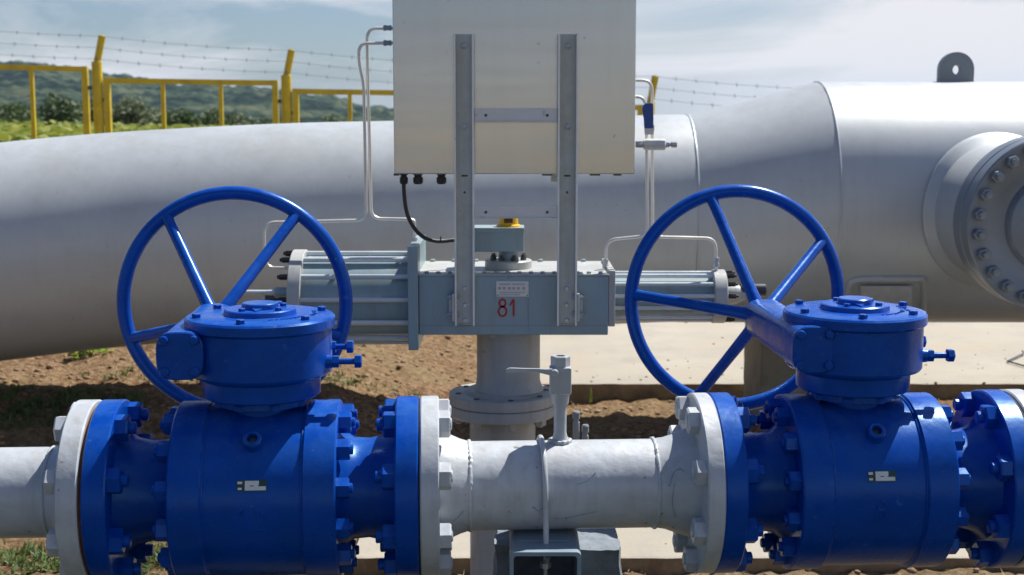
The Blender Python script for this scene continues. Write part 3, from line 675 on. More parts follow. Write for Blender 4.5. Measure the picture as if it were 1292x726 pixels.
def gate_valve(x, wheel_rot, label, stamp, gx, us, du, sx):
    c = AX(x); t = thing('ball_valve', label, 'valve', tuple(c), YAW, world=False); t.scale = (sx, 1, 1)
    mb = MB(); br = .208
    mb.lathe([(-.114, br-.03), (-.113, br), (.113, br), (.114, br-.03)], 'X', 96)
    body = part('valve_body', mb, 'blue', t)
    for s in (-1, 1):
        q = lambda prof: [(s*a, b) for a, b in prof]
        mb = MB(); mb.lathe(q([(.1145, .12), (.1145, .212), (.118, .2165), (.189, .2165), (.193, .2125), (.193, .12)]), 'X', 96); rg = part('end_closure', mb, 'blue', t)
        mb = MB(); mb.lathe(q([(.192, .15), (.200, .142), (.225, .124), (.262, .121), (.30, .130), (.328, .150), (.3295, .10)]), 'X', 72); part('neck', mb, 'blue', t)
        mb = MB(); mb.lathe(q(flange_prof(.328, .383, RFL, .10)), 'X', 96); fl = part('flange', mb, 'blue', t)
        bolt_circle(rg, nut_ring, 'blue', s*.193, s, .180, 12, R(15))
        bolt_circle(fl, nut_blue, 'blue', s*.328, -s, RBC, 8, R(22.5))
    # seam rings on the body
    for s in (-1, 1):
        mb = MB(); mb.ring((s*.1135, 0, 0), .2085, .0035, 'X', 96, 8); part('seam', mb, 'blue', body)
    # drain plug low front/upper: threaded boss facing the camera
    e = R(46); dirv = Vector((0, -math.cos(e), math.sin(e))); p0 = dirv*.195; q = Vector((1, 0, 0)).cross(dirv)
    rot = dirv.to_track_quat('X', 'Z').to_matrix().to_4x4()
    mb = MB(); mb.lathe([(0, .029), (.016, .023), (.032, .022), (.035, .019), (.035, .0125), (.018, .0115), (.018, .0001)], 'X', 24, mtx=Matrix.Translation(p0) @ rot); bp = part('boss', mb, 'blue', t)
    mb = MB(); mb.lathe([(0.0185, .0105), (.024, .0105), (.025, .008)], 'X', 6, mtx=Matrix.Translation(p0) @ rot); part('plug', mb, 'darksteel', bp)
    # rating sticker wrapped on the body
    def surf(u, a, off=.0015): return (u, -(br+off)*math.cos(a), (br+off)*math.sin(a))
    def patch(u0, u1, a0, a1, off, n=4, th=.0012):
        mb = MB(); v = [surf(u, a0+(a1-a0)*k/n, off) for k in range(n+1) for u in (u0, u1)]+[surf(u, a0+(a1-a0)*k/n, off-th) for k in range(n+1) for u in (u0, u1)]
        m = 2*(n+1); f = [(2*k, 2*k+1, 2*k+3, 2*k+2) for k in range(n)]+[(m+2*k, m+2*k+2, m+2*k+3, m+2*k+1) for k in range(n)]+[(2*k, 2*k+2, m+2*k+2, m+2*k) for k in range(n)]+[(2*k+1, m+2*k+1, m+2*k+3, 2*k+3) for k in range(n)]+[(0, m, m+1, 1), (2*n, 2*n+1, m+2*n+1, m+2*n)]
        mb.add(v, f); return mb
    pl = part('rating_plate', patch(-.032, .036, R(-4+18), R(3.2+18), .0015), 'green_ink', t)
    for (a, b, cc, d) in ((-.014, .018, -.3, 2.6), (-.014, .034, -3.4, -.9), (-.031, -.020, .6, 2.2), (-.030, -.021, -3.0, -1.6), (-.014, -.002, -1.0, -.2), (.006, .016, -1.0, -.2)):
        part('print', patch(a, b, R(cc+18), R(d+18), .0021, 2, .0004), 'label', pl)
    # faint cast number
    for dx, dg in stamp:
        strokes = {'8': [[(0.5+.5*math.sin(2*PI*k/14), .25+.25*math.cos(2*PI*k/14)) for k in range(15)], [(0.5+.42*math.sin(2*PI*k/14), .74+.24*math.cos(2*PI*k/14)) for k in range(15)]],
                   '1': [[(.2, .8), (.5, 1), (.5, 0)]], '2': [[(0, .8), (.2, .98), (.7, .98), (.95, .75), (.8, .5), (0, 0), (1, 0)]]}[dg]
        mb = MB()
        for st_ in strokes: mb.tube([surf(dx+.024*px, R(-11+13*py), .0) for px, py in st_], .0022, 6)
        part('cast_digit', mb, 'blue', body)
    # mounting pad and bonnet
    mb = MB(); mb.lathe([(.15, .072), (.2135, .072), (.2137, .104), (.216, .107), (.236, .106), (.2365, .08)], 'Z', 64, (gx, 0, 0)); part('bonnet', mb, 'blue', t)
    for i in range(8):
        a = PI/8+i*PI/4; part('hex_bolt', small_bolt, 'blue', t, TX(gx+.100*math.cos(a), .100*math.sin(a), .2155) @ Matrix.Rotation(-PI/2, 4, 'Y') @ Matrix.Scale(1.5, 4))
    # gear box
    mb = MB(); mb.lathe([(.236, .10), (.236, .136), (.240, .141), (.279, .142), (.283, .146), (.290, .166), (.296, .170), (.398, .170), (.401, .166)], 'Z', 96, (gx, 0, 0)); gb = part('gearbox_housing', mb, 'blue', t)
    mb = MB(); mb.lathe([(.400, .15), (.4005, .175), (.404, .1785), (.424, .1785), (.429, .174), (.4315, .163), (.433, .09), (.4335, .0001)], 'Z', 96, (gx, 0, 0)); cov = part('gearbox_cover', mb, 'blue', t)
    mb = MB(); mb.lathe([(.432, .09), (.432, .087), (.444, .085), (.446, .082), (.4462, .0001)], 'Z', 64, (gx, 0, 0)); part('indicator_ring', mb, 'blue', cov)
    mb = MB(); mb.lathe([(.445, .044), (.458, .043), (.460, .040), (.4602, .0001)], 'Z', 48, (gx, 0, 0)); part('stem_cap', mb, 'blue', cov)
    mb = MB(); v = [(gx-.014, -.042, .4465), (gx+.012, -.040, .4465), (gx-.002, -.066, .4465), (gx-.014, -.042, .452), (gx+.012, -.040, .452), (gx-.002, -.066, .448)]
    mb.add(v, [(0, 2, 1), (3, 4, 5), (0, 1, 4, 3), (1, 2, 5, 4), (2, 0, 3, 5)]); part('pointer', mb, 'blue', cov)
    for a, r, h, sc in [(R(20+60*i), .152, .4325, 1.0) for i in range(6)]+[(R(-125), .063, .446, .8), (R(-40), .063, .446, .8), (R(35), .063, .446, .8), (R(120), .063, .446, .8)]:
        part('hex_bolt', small_bolt, 'blue', cov, TX(gx+r*math.cos(a), r*math.sin(a), h) @ Matrix.Rotation(-PI/2, 4, 'Y') @ Matrix.Scale(sc, 4))
    # raised illegible casting marks beside the ring
    mb = MB(); random.seed(int(x*100)+900)
    for i in range(15):
        a = R(-72+6.3*i); r0 = .112 if i < 9 else .126; h = random.uniform(.006, .012)
        for k in range(2):
            aa = a+random.uniform(-.02, .02); p = Vector((gx+r0*math.cos(aa), r0*math.sin(aa), .4325)); w = Vector((math.cos(aa+k*1.2), math.sin(aa+k*1.2), 0))*h
            mb.tube([p, p+w], .0016, 5)
    part('cast_marks', mb, 'blue', cov)
    # worm shaft casing running back to the handwheel
    ws = .355; secs = [(-.138, .050, .060), (-.132, .054, .064), (-.118, .054, .064), (-.115, .045, .053), (-.10, .046, .054), (.02, .046, .054), (.12, .046, .053), (.30, .045, .050), (.375, .045, .050), (.38, .042, .047)]
    def loft(secs, mb, expo):
        seg = 40; v = []
        for (vv, hw, hh) in secs:
            for i in range(seg):
                a = 2*PI*i/seg; ca, sa = math.cos(a), math.sin(a)
                v.append((us+(hw+.004)*math.copysign(abs(ca)**expo, ca), vv, ws+hh*math.copysign(abs(sa)**expo, sa)))
        f = [(k*seg+i, k*seg+(i+1) % seg, (k+1)*seg+(i+1) % seg, (k+1)*seg+i) for k in range(len(secs)-1) for i in range(seg)]
        f += [tuple(reversed(range(seg))), tuple((len(secs)-1)*seg+i for i in range(seg))]
        return mb.add(v, f)
    mb = loft(secs[3:], MB(), .55); part('worm_casing', mb, 'blue', gb)
    mb = loft([(-.139, .0475, .0535), (-.1365, .0505, .0565), (-.119, .0505, .0565), (-.1165, .048, .0540)], MB(), .62); cap = part('casing_end_cap', mb, 'blue', gb)
    mb = MB(); mb.box((us+.02, -.10, ws-.05), (gx-.06, .10, ws+.045)); part('casing_web', mb, 'blue', gb, bevel=.01)
    for a, b in ((-1, -1), (-1, 1), (1, -1), (1, 1)):
        mb = MB(); mb.lathe([(-.139, .0115), (-.146, .011), (-.148, .009), (-.1482, .0001)], 'Y', 16, (us+a*.035, 0, ws+b*.037)); part('cap_screw', mb, 'blue', gb)
    mb = MB(); mb.box((us+.0, -.04, ws+.055), (us+.028, -.012, ws+.066)); part('grease_fitting', mb, 'blue', gb, bevel=.003)
    # stop screws
    for vv, ww, L in ((-.045, .322, .075), (.085, .335, .065)):
        x0 = gx+math.sqrt(.170**2-vv*vv)-.012
        mb = MB(); mb.lathe([(x0-.005, .018), (x0+.022, .016), (x0+.024, .012)], 'X', 20, (0, vv, ww)); mb.lathe([(x0+.024, .0155), (x0+.038, .0155)], 'X', 6, (0, vv, ww)); mb.lathe([(x0+.03, .0075), (x0+L, .0075)], 'X', 12, (0, vv, ww)); mb.lathe([(x0+L, .0165), (x0+L+.014, .0165), (x0+L+.017, .0135)], 'X', 6, (0, vv, ww)); part('stop_screw', mb, 'blue', gb)
    # handwheel
    vh = .425; vr = .655; RW = .336; wr = ws+.012
    mb = MB(); mb.lathe([(.375, .026), (.39, .030), (.395, .040), (.44, .042), (.452, .036), (.454, .016), (.475, .015), (.476, .0001)], 'Y', 40, (us, 0, ws)); hub = part('handwheel', mb, 'blue', t)
    mb = MB(); mb.ring((us+du, vr, wr), RW-.020, .0196, 'Y', 128, 18); part('rim', mb, 'blue', hub)
    for i in range(5):
        a = R(33+72*i)+wheel_rot; e = Vector((us+du+(RW-.022)*math.cos(a), vr, wr+(RW-.022)*math.sin(a))); b = Vector((us+.028*math.cos(a), vh, ws+.028*math.sin(a))); m_ = b.lerp(e, .5)
        mb = MB(); mb.tube([b, b.lerp(e, .12), m_, b.lerp(e, .9), e], [.020, .0175, .0160, .0160, .0185], 14); part('spoke', mb, 'blue', hub)
    return t
gate_valve(-.610, R(21.5), 'blue ball valve with gearbox and handwheel at the left, handwheel shaft hidden behind its gearbox', [(-.03, '1'), (.005, '2')], .005, -.164, .016, 1.0)
gate_valve(.8575, 0.0, 'blue ball valve with gearbox and handwheel at the right, wheel hub in plain view', [(-.012, '8')], -.015, -.155, -.019, .968)

def flanged_pipe(name, label, x0, x1, fl, neck, side=None):
    """grey pipe from x0 to x1 in local u; fl: list of (u0,u1,face) flanges"""
    pass
# left pipe
PR = .109
def pipe_thing(name, label, cx): return thing(name, label, 'pipe', tuple(AX(cx)), YAW, world=False)
k = 1/math.cos(YAW)
def bead(par, u, m='white', seedy=1):
    mb = MB(); pts = []; rs = []; random.seed(seedy)
    for i in range(200):
        a = 2*PI*i/200; pts.append((u+.0025*noise.noise((i*.13, seedy, 0)), PR*math.cos(a), PR*math.sin(a))); rs.append(.0046+.0016*noise.noise((i*.45, seedy, 3))+.0012*noise.noise((i*.11, seedy, 9)))
    mb.tube(pts, rs, 8, True); part('weld_bead', mb, m, par)
t = pipe_thing('flanged_pipe', 'pale grey pipe leaving the frame at the left with welded flange', -1.6)
o = -1.6
mb = MB(); mb.lathe([(-1.6, PR), (-1.108-o, PR)], 'X', 72); part('pipe_run', mb, 'white', t)
mb = MB(); mb.lathe([(-1.108-o, PR), (-1.088-o, .114), (-1.066-o, .130), (-1.049-o, .137)], 'X', 72); part('neck', mb, 'white', t)
mb = MB(); mb.lathe(flange_prof(-1.050-o, -1.000-o, RFL, .1), 'X', 96); fl = part('flange', mb, 'white', t); bead(t, -1.108-o, seedy=3)
mb = MB(); mb.lathe([(-1.001-o, .195), (-1.001-o, .210), (-.992-o, .210), (-.992-o, .195)], 'X', 96); part('gasket', mb, 'rust', t)
bolt_circle(fl, nut_big, 'white', -1.050-o, -1, RBC, 8, R(22.5))
# right pipe beyond the right valve
t = pipe_thing('flanged_pipe', 'pale grey flange and pipe at the right edge behind the blue flange', 1.3); o = 1.3
mb = MB(); mb.lathe([(1.36-o, PR), (3.2-o, PR)], 'X', 72); part('pipe_run', mb, 'white', t)
mb = MB(); mb.lathe([(1.284-o, .146), (1.31-o, .14), (1.335-o, .118), (1.36-o, PR)], 'X', 72); part('neck', mb, 'white', t)
mb = MB(); mb.lathe(flange_prof(1.2365-o, 1.285-o, RFL, .1), 'X', 96); fl = part('flange', mb, 'white', t)
mb = MB(); mb.lathe([(1.2275-o, .20), (1.2275-o, .216), (1.237-o, .216), (1.237-o, .2)], 'X', 96); part('gasket', mb, 'gasket', t)
bolt_circle(fl, nut_big, 'white', 1.285-o, 1, RBC, 8, R(22.5))
# middle spool
t = pipe_thing('spool_pipe', 'pale grey pipe spool with scratched paint between the two blue valves', .12); o = .12; spool = t
mb = MB(); mb.lathe([(-.105-o, PR), (.350-o, PR)], 'X', 96); run = part('pipe_run', mb, 'white', t)
mb = MB(); mb.lathe([(-.180-o, .133), (-.160-o, .130), (-.128-o, .116), (-.105-o, PR)], 'X', 72); part('neck', mb, 'white', t)
mb = MB(); mb.lathe([(.350-o, PR), (.376-o, .113), (.415-o, .127), (.448-o, .138)], 'X', 72); part('neck', mb, 'white', t)
mb = MB(); mb.lathe(flange_prof(-.2245-o, -.179-o, RFL, .1), 'X', 96); fl = part('flange', mb, 'white', t); bolt_circle(fl, nut_big, 'white', -.179-o, 1, RBC, 8, R(22.5))
mb = MB(); mb.lathe(flange_prof(.446-o, .488-o, RFL, .1), 'X', 96); fl = part('flange', mb, 'white', t); bolt_circle(fl, nut_big, 'white', .446-o, -1, RBC, 8, R(22.5))
for a, b in ((-.2275, -.2242), (.4878, .4925)):
    mb = MB(); mb.lathe([(a-o, .2), (a-o, .216), (b-o, .216), (b-o, .2)], 'X', 96); part('gasket', mb, 'gasket', t)
bead(t, -.105-o, seedy=5); bead(t, .350-o, seedy=6)
# paint runs and scratches, laid on the curved skin
WL = Matrix.Translation(AX(.12)) @ Matrix.Rotation(YAW, 4, 'Z'); WLi = WL.inverted()
def on_line(px, py, r=PR):
    d = FW + Vector((1, 0, 0))*((px-646)/FPX) + UP*((363-py)/FPX); oo = WLi @ EYE; dd = WLi.to_3x3() @ d
    A = dd.y**2+dd.z**2; B = 2*(oo.y*dd.y+oo.z*dd.z); C = oo.y**2+oo.z**2-r*r
    return oo+dd*((-B-math.sqrt(max(0, B*B-4*A*C)))/(2*A))
for ln in ([(728, 611), (740, 606), (751, 597)], [(698, 654), (715, 653), (735, 649), (752, 645)], [(567, 662), (577, 654), (585, 645)], [(845, 615), (850, 596), (858, 592), (866, 598)], [(851, 610), (848, 634), (852, 652)], [(672, 640), (679, 645), (685, 641)], [(672, 640), (676, 642)]):
    random.seed(len(ln)+ln[0][0]); pts = smooth_path([on_line(x+random.uniform(-.6, .6), y+random.uniform(-.6, .6), PR+.0002 if 590 < x < 828 else .124) for x, y in ln], 4)
    mb = MB(); mb.tube(pts, [.0006+.0007*random.random() for _ in pts], 5); part('paint_scratch', mb, 'bracket', run)

# clamp, bracket and concrete block under the spool
ub = on_line(688, 612)
uc = ub.x; W0 = lambda u, v, w: WL @ Vector((u, v, w))
t = thing('u_bolt_clamp', 'grey U-bolt wrapped over the middle pipe spool', 'clamp', tuple(W0(uc, 0, -.15)))
r_ = PR+.0075; pts = [W0(uc+.002, -r_, -.175), W0(uc+.001, -r_, -.06)]+[W0(uc-.001*i/6, -r_*math.cos(PI*i/24), r_*math.sin(PI*i/24)) for i in range(25)]+[W0(uc, r_, -.175)]
mb = MB(); mb.tube(pts, .0068, 12); part('u_bolt', mb, 'white', t)
mb = MB(); mb.lathe([(-.190, .006), (-.172, .006), (-.172, .0135), (-.160, .0135)], 'Z', 6, WL @ Vector((uc, -r_, 0))); part('hex_nut', mb, 'nutgrey', t)
bx0, bx1 = P(643, 710, 3.15).x, P(733.5, 710, 3.15).x; zt = P(690, 697, 3.15).z; H = .185; th = .0095
t = thing('support_bracket', 'blue grey square tube bracket with open end below the middle spool', 'bracket', ((bx0+bx1)/2, 3.2, zt-H))
def rect_tube(x0, x1, z0, z1, y0, y1, th, rad=.016, n=5):
    def rr(x0, x1, z0, z1, r):
        out = []
        for cx, cz, a0 in ((x1-r, z1-r, 0), (x0+r, z1-r, PI/2), (x0+r, z0+r, PI), (x1-r, z0+r, 1.5*PI)):
            for k in range(n+1): a = a0+PI/2*k/n; out.append((cx+r*math.cos(a), cz+r*math.sin(a)))
        return out
    O = rr(x0, x1, z0, z1, rad); I = rr(x0+th, x1-th, z0+th, z1-th, max(.003, rad-th*.4)); m = len(O)
    v = [(x, y0, z) for x, z in O]+[(x, y0, z) for x, z in I]+[(x, y1, z) for x, z in O]+[(x, y1, z) for x, z in I]; f = []
    for i in range(m):
        j = (i+1) % m; f += [(i, j, m+j, m+i), (2*m+i, 3*m+i, 3*m+j, 2*m+j), (i, 2*m+i, 2*m+j, j), (m+i, m+j, 3*m+j, 3*m+i)]
    return MB().add(v, f)
part('square_tube', rect_tube(bx0, bx1, zt-H, zt, 3.15, 3.62, th, .012), 'bracket', t)
zp = .775-PR-.002
mb = MB(); mb.box((bx0+.018, 3.235, zp-.012), (bx1-.022, 3.46, zp)); part('saddle_plate', mb, 'bracket', t, bevel=.002)
for xx in (bx0+.03, bx1-.045):
    mb = MB(); mb.box((xx, 3.25, zt), (xx+.010, 3.45, zp-.0125)); part('rib', mb, 'bracket', t)
mb = MB(); mb.tube([W0(uc, -r_, -.168), (P(692, 707, 3.19).x, 3.205, zt-.03)], .006, 8); part('threaded_end', mb, 'nutgrey', t)
t = thing('concrete_block', 'rough blue grey painted concrete block behind the square tube bracket', 'block', ((bx0+bx1)/2, 3.55, 0))
x0, x1 = P(627, 700, 3.45).x, P(783, 700, 3.45).x; zb = P(700, 693, 3.45).z
mb = MB(); n = 22; vs = []; idx = {}
def rough(p): 
    q = Vector(p); return tuple(q+Vector((noise.fractal(q*9, 1, 2, 3), noise.fractal(q*9+Vector((5, 0, 0)), 1, 2, 3), noise.fractal(q*9+Vector((0, 7, 0)), 1, 2, 3)))*.016)
def face(o, a, b, na, nb):
    k = len(mb.v); mb.v += [rough(Vector(o)+Vector(a)*i/na+Vector(b)*j/nb) for j in range(nb+1) for i in range(na+1)]
    mb.f += [(k+j*(na+1)+i, k+j*(na+1)+i+1, k+(j+1)*(na+1)+i+1, k+(j+1)*(na+1)+i) for j in range(nb) for i in range(na)]
X = x1-x0; D = .27
face((x0, 3.45, -.05), (X, 0, 0), (0, 0, zb+.05), 18, 30); face((x0, 3.45, zb), (X, 0, 0), (0, D, 0), 18, 14); face((x0, 3.45+D, -.05), (X, 0, 0), (0, 0, zb+.05), 18, 30)
face((x0, 3.45, -.05), (0, D, 0), (0, 0, zb+.05), 14, 30); face((x1, 3.45, -.05), (0, D, 0), (0, 0, zb+.05), 14, 30)
part('block', mb, 'blockpaint', t, sharp=50)

# riser with small ball valve on top of the spool
rp = on_line(709, 560); ux = rp.x-.003; yb = 0.0
base = WL @ Vector((ux, 0, PR))
def Zat(py): return P(709, py, base.y).z
zA, zB, zC, zD, zE = base.z-.012, Zat(508), Zat(495), Zat(462), Zat(449)
t = thing('small_ball_valve', 'small grey ball valve with long lever standing on the middle spool', 'valve', tuple(base))
mb = MB(); mb.lathe([(zA, .026), (zA+.02, .019), (zA+.035, .0155), (zB, .0158)], 'Z', 28, (base.x, base.y, 0)); part('riser_pipe', mb, 'valvegrey', t)
mb = MB(); mb.ring((base.x, base.y, zA+.013), .024, .006, 'Z', 40, 8, bump=.5); part('weld_bead', mb, 'valvegrey', t)
mb = MB(); mb.lathe([(zB-.004, .020), (zC, .0235), (zC+.001, .0001)], 'Z', 24, (base.x, base.y, 0)); part('threaded_collar', mb, 'valvegrey', t)
s = .0262; mb = MB(); mb.box((base.x-s, base.y-s, zC-.002), (base.x+s, base.y+s, zD)); part('valve_body', mb, 'valvegrey', t, bevel=.004)
mb = MB(); mb.lathe([(zD-.001, .024), (zE-.002, .024), (zE, .022), (zE, .013), (zE-.014, .012), (zE-.014, .0001)], 'Z', 6, (base.x, base.y, 0)); part('hex_end', mb, 'valvegrey', t)
mb = MB(); mb.lathe([(zE-.0139, .0118), (zE-.008, .0118), (zE-.0079, .0001)], 'Z', 20, (base.x, base.y, 0)); part('thread_bore', mb, 'rust', t)
l0, l1 = P(697, 472, base.y-.03), P(641, 467, base.y-.03); yl = base.y-.034
mb = MB(); zz = l0.z; v = []
prof = [(697, 470, 4.5), (688, 469, 3.2), (678, 467.5, 2.4), (660, 467, 2.2), (650, 467, 2.6), (643, 467.5, 3.2), (640, 468, 2.6), (638.5, 468.2, 1.2)]
for px, py, hw in prof:
    a, b = P(px, py-hw, yl), P(px, py+hw, yl)
    v += [(a.x, yl-.004, a.z), (a.x, yl+.004, a.z), (b.x, yl+.004, b.z), (b.x, yl-.004, b.z)]
f = [(4*k+i, 4*k+(i+1) % 4, 4*k+4+(i+1) % 4, 4*k+4+i) for k in range(len(prof)-1) for i in range(4)]+[(3, 2, 1, 0), (4*len(prof)-4, 4*len(prof)-3, 4*len(prof)-2, 4*len(prof)-1)]
mb.add(v, f); mb.lathe([(yl+.005, .009), (yl-.006, .009), (yl-.008, .006)], 'Y', 12, (l0.x+.006, 0, l0.z+.003)); part('lever', mb, 'valvegrey', t, bevel=.0012)
# two small vent fittings behind the spool
for i, (px, yt, w, lab) in enumerate(((727, 519, 9.5, 'taller of the two small grey vent fittings behind the middle spool'), (738.5, 536, 9, 'shorter of the two small grey vent fittings behind the middle spool'))):
    Yv = 4.30; a = P(px, yt, Yv); r = w/2*Yv/1750
    t = thing('vent_fitting', lab, 'fitting', (a.x, Yv, 0), group='vent fittings behind the spool')
    mb = MB(); mb.lathe([(-.02, r*.95), (a.z-.035, r*.95)], 'Z', 16, (a.x, Yv, 0)); part('vent_pipe', mb, 'col', t)
    mb = MB(); mb.lathe([(a.z-.036, r*.8), (a.z-.024, r*.72), (a.z-.024, r*1.05), (a.z-.004, r*1.05), (a.z, r*.8)], 'Z', 16, (a.x, Yv, 0)); part('vent_cap', mb, 'nutgrey', t)

# ------------------------------------------------------------------ column with pneumatic actuator
YA = 4.63; ca = P(641.5, 430, YA)
t = thing('actuator_column', 'grey steel column with bolted round flange behind the middle spool', 'column', (ca.x, YA, 0)); 
ztop = P(641, 424, YA-.1).z
zf0, zf1 = P(633, 493, YA).z-.004, P(633, 505, YA-.17).z
cx = P(634, 500, YA).x
hz = zf0; Rf = 66.5*4.78/1750
mb = MB(); mb.lathe([(hz+.01, .119), (hz+.035, .109), (hz+.05, .107), (ztop+.02, .107)], 'Z', 64, (ca.x, YA, 0)); part('upper_column', mb, 'col', t)
mb = MB(); mb.lathe([(hz+.012, .10), (hz+.012, .118), (hz, .135), (hz, Rf-.003), (hz-.003, Rf), (hz-.033, Rf), (hz-.036, Rf-.003), (hz-.036, .1)], 'Z', 80, (cx, YA, 0)); uf = part('upper_flange', mb, 'col', t)
mb = MB(); mb.lathe([(hz-.038, .1), (hz-.038, Rf-.003), (hz-.041, Rf), (hz-.072, Rf), (hz-.075, Rf-.003), (hz-.075, .1)], 'Z', 80, (cx, YA, 0)); lf = part('lower_flange', mb, 'col', t)
mb = MB(); mb.lathe([(-.05, .112), (hz-.073, .112)], 'Z', 64, (cx, YA, 0)); part('lower_column', mb, 'col', t)
nutc = hexmesh('column_nut', .021, .022, .006, .010); nutc.materials.append(M['col'])
for i in range(8):
    a = R(11)+i*PI/4; x, y = cx+.152*math.cos(a), YA+.152*math.sin(a)
    part('hex_nut', nutc, 'col', lf, TX(x, y, hz-.075) @ Matrix.Rotation(PI/2, 4, 'Y') @ Matrix.Rotation(i*.7, 4, 'X'))
    mb = MB(); mb.lathe([(hz, .010), (hz+.003, .009), (hz+.003, .0001)], 'Z', 12, (x, y, 0)); part('stud_end', mb, 'darksteel', uf)

YF, YBk = 4.45, 4.83
bx0, bx1 = P(528.5, 380, YF).x, P(767.5, 380, YF).x; bz1, bz0 = P(640, 346, YF).z, P(640, 423, YF).z
act = thing('pneumatic_actuator', 'blue grey pneumatic actuator with two cylinders bearing the red number 81', 'actuator', (ca.x, YA, bz0)); t = act
mb = MB(); mb.box((bx0, YF, bz0), (bx1, YBk, bz1-.006)); hs = part('yoke_housing', mb, 'act', t, bevel=.003)
mb = MB(); mb.box((bx0-.003, YF-.003, bz1-.006), (bx1+.003, YBk+.003, bz1)); top = part('top_cover', mb, 'col', t, bevel=.0015)
sb = hexmesh('cover_bolt', .008, .007); sb.materials.append(M['act'])
for i in range(16):
    x = bx0+.025+(bx1-bx0-.05)*i/15
    part('hex_bolt', sb, 'act', top, TX(x, YF+.014, bz1) @ Matrix.Rotation(-PI/2, 4, 'Y'))
    if i % 2 == 0: part('hex_bolt', sb, 'act', top, TX(x, YBk-.016, bz1) @ Matrix.Rotation(-PI/2, 4, 'Y') @ Matrix.Scale(1.2, 4))
mb = MB(); z1 = P(640, 411, YF).z; mb.box((bx0+.004, YF-.0012, z1-.0012), (bx1-.004, YF+.001, z1)); x1 = P(666.5, 400, YF).x; mb.box((x1-.0008, YF-.0014, bz0+.01), (x1+.0008, YF+.001, P(640, 376, YF).z)); part('panel_seam', mb, 'silver_dark', hs)
# rating plate + red number
def flat(name, px0, py0, px1, py1, Y, th, m, par, bevel=0): 
    a, b = P(px0, py0, Y), P(px1, py1, Y); mb = MB(); mb.box((a.x, Y-th, a.z), (b.x, Y+.001, b.z)); return part(name, mb, m, par, bevel=bevel)
pl = flat('rating_plate', 626, 355, 667, 374.5, YF-.0005, .0025, 'plate', hs, bevel=.0008)
random.seed(4)
for (px, py, w, h) in [(630, 358, 14, 1.6), (646, 358, 16, 1.6)]+[(628+6*i+random.uniform(0, 2), 362.3, 3.8, 3.4) for i in range(6)]+[(630, 368.5, 32, 1.2), (630, 371.4, 26, 1.2)]:
    flat('print', px, py, px+w, py+h, YF-.0032, .0005, 'ink', pl)
for px in (628, 665.3): flat('rivet', px-.7, 372, px+.7, 373.4, YF-.0032, .001, 'darksteel', pl)
def stroke(pts, w, Y):
    """flat painted stroke of width w (px), slightly uneven like hand stencil"""
    v = []; f = []; n = len(pts)
    for i, p in enumerate(pts):
        a = Vector(pts[max(0, i-1)]); b = Vector(pts[min(n-1, i+1)]); d = (b-a).normalized(); nn = Vector((-d.y, d.x))*w/2*random.uniform(.85, 1.12)
        for s in (1, -1): q = Vector(p)+nn*s; c = P(q.x, q.y, Y); v.append((c.x, Y-.0008, c.z))
    for i in range(n-1): f.append((2*i, 2*i+1, 2*i+3, 2*i+2))
    m = MB().add(v, f); k = len(v); m.add([(x, y+.001, z) for x, y, z in v], f)
    return m
Y_ = YF-.0007
e8 = lambda cx_, cy_, rx, ry: [(cx_+rx*math.sin(2*PI*i/22), cy_+ry*math.cos(2*PI*i/22)) for i in range(23)]
m8 = stroke(e8(634, 382.6, 3.9, 4.6), 2.5, Y_); q = stroke(e8(634, 393.2, 5.0, 6.0), 2.5, Y_); m8.add(q.v, [tuple(f) for f in q.f])
part('painted_digit', m8, 'red', hs, sharp=0)
m1 = stroke([(643.2, 385.5), (645.4, 382.6), (647.4, 378.3)], 2.2, Y_); q = stroke([(648.2, 377.8), (648.1, 388), (648.2, 399.2)], 2.7, Y_-.0002); m1.add(q.v, q.f); part('painted_digit', m1, 'red', hs, sharp=0)
# stem head: disc, pillars, indicator box, yellow cap
sx = P(641.5, 330, YA).x; zd = bz1
mb = MB(); rd = 30*4.6/1750; mb.lathe([(zd, rd), (zd+.024, rd), (zd+.028, rd-.004), (zd+.0282, .0001)], 'Z', 56, (sx, YA, 0)); part('stem_disc', mb, 'col', t)
zi0, zi1 = P(640, 318, YA-.05).z, P(640, 289, YA-.05).z
mb = MB(); mb.lathe([(zd+.025, .035), (zi0+.005, .030)], 'Z', 24, (sx, YA, 0)); part('stem', mb, 'act', t)
for k in range(8):
    a = k*PI/4+.35; mb = MB(); mb.lathe([(zd+.028, .0095), (zd+.040, .0095)], 'Z', 6, (sx+.055*math.cos(a), YA+.055*math.sin(a), 0)); mb.lathe([(zd+.04, .006), (zd+.047, .006)], 'Z', 8, (sx+.055*math.cos(a), YA+.055*math.sin(a), 0)); part('hex_bolt', mb, 'darksteel', t)
ix0, ix1 = P(589, 300, YA-.05).x, P(661, 300, YA-.05).x
mb = MB(); mb.box((ix0, YA-.055, zi0), (ix1, YA+.06, zi1)); ib = part('indicator_box', mb, 'act', t, bevel=.003)
mb = MB(); mb.box((ix0-.001, YA-.057, zi1-.014), (ix1+.001, YA+.062, zi1+.004)); part('box_lid', mb, 'act', ib, bevel=.002)
cxp = P(641.5, 283, YA).x; r = 12.5*4.6/1750
mb = MB(); mb.lathe([(zi1+.004, r*1.25), (zi1+.009, r*1.2), (zi1+.012, r), (zi1+.045, r*.96), (zi1+.050, r*.85), (zi1+.0502, .0001)], 'Z', 32, (cxp, YA, 0)); yc = part('position_cap', mb, 'ycap', t)
mb = MB(); mb.box((cxp-.014, YA-r-.0012, zi1+.018), (cxp+.014, YA-r+.006, zi1+.040)); part('marker', mb, 'rust', yc)
flat('under_tab', 619, 422.5, 624, 426, YF+.05, .01, 'col', act)
flat('under_tab', 661, 422.5, 666, 426, YF+.05, .01, 'col', act)

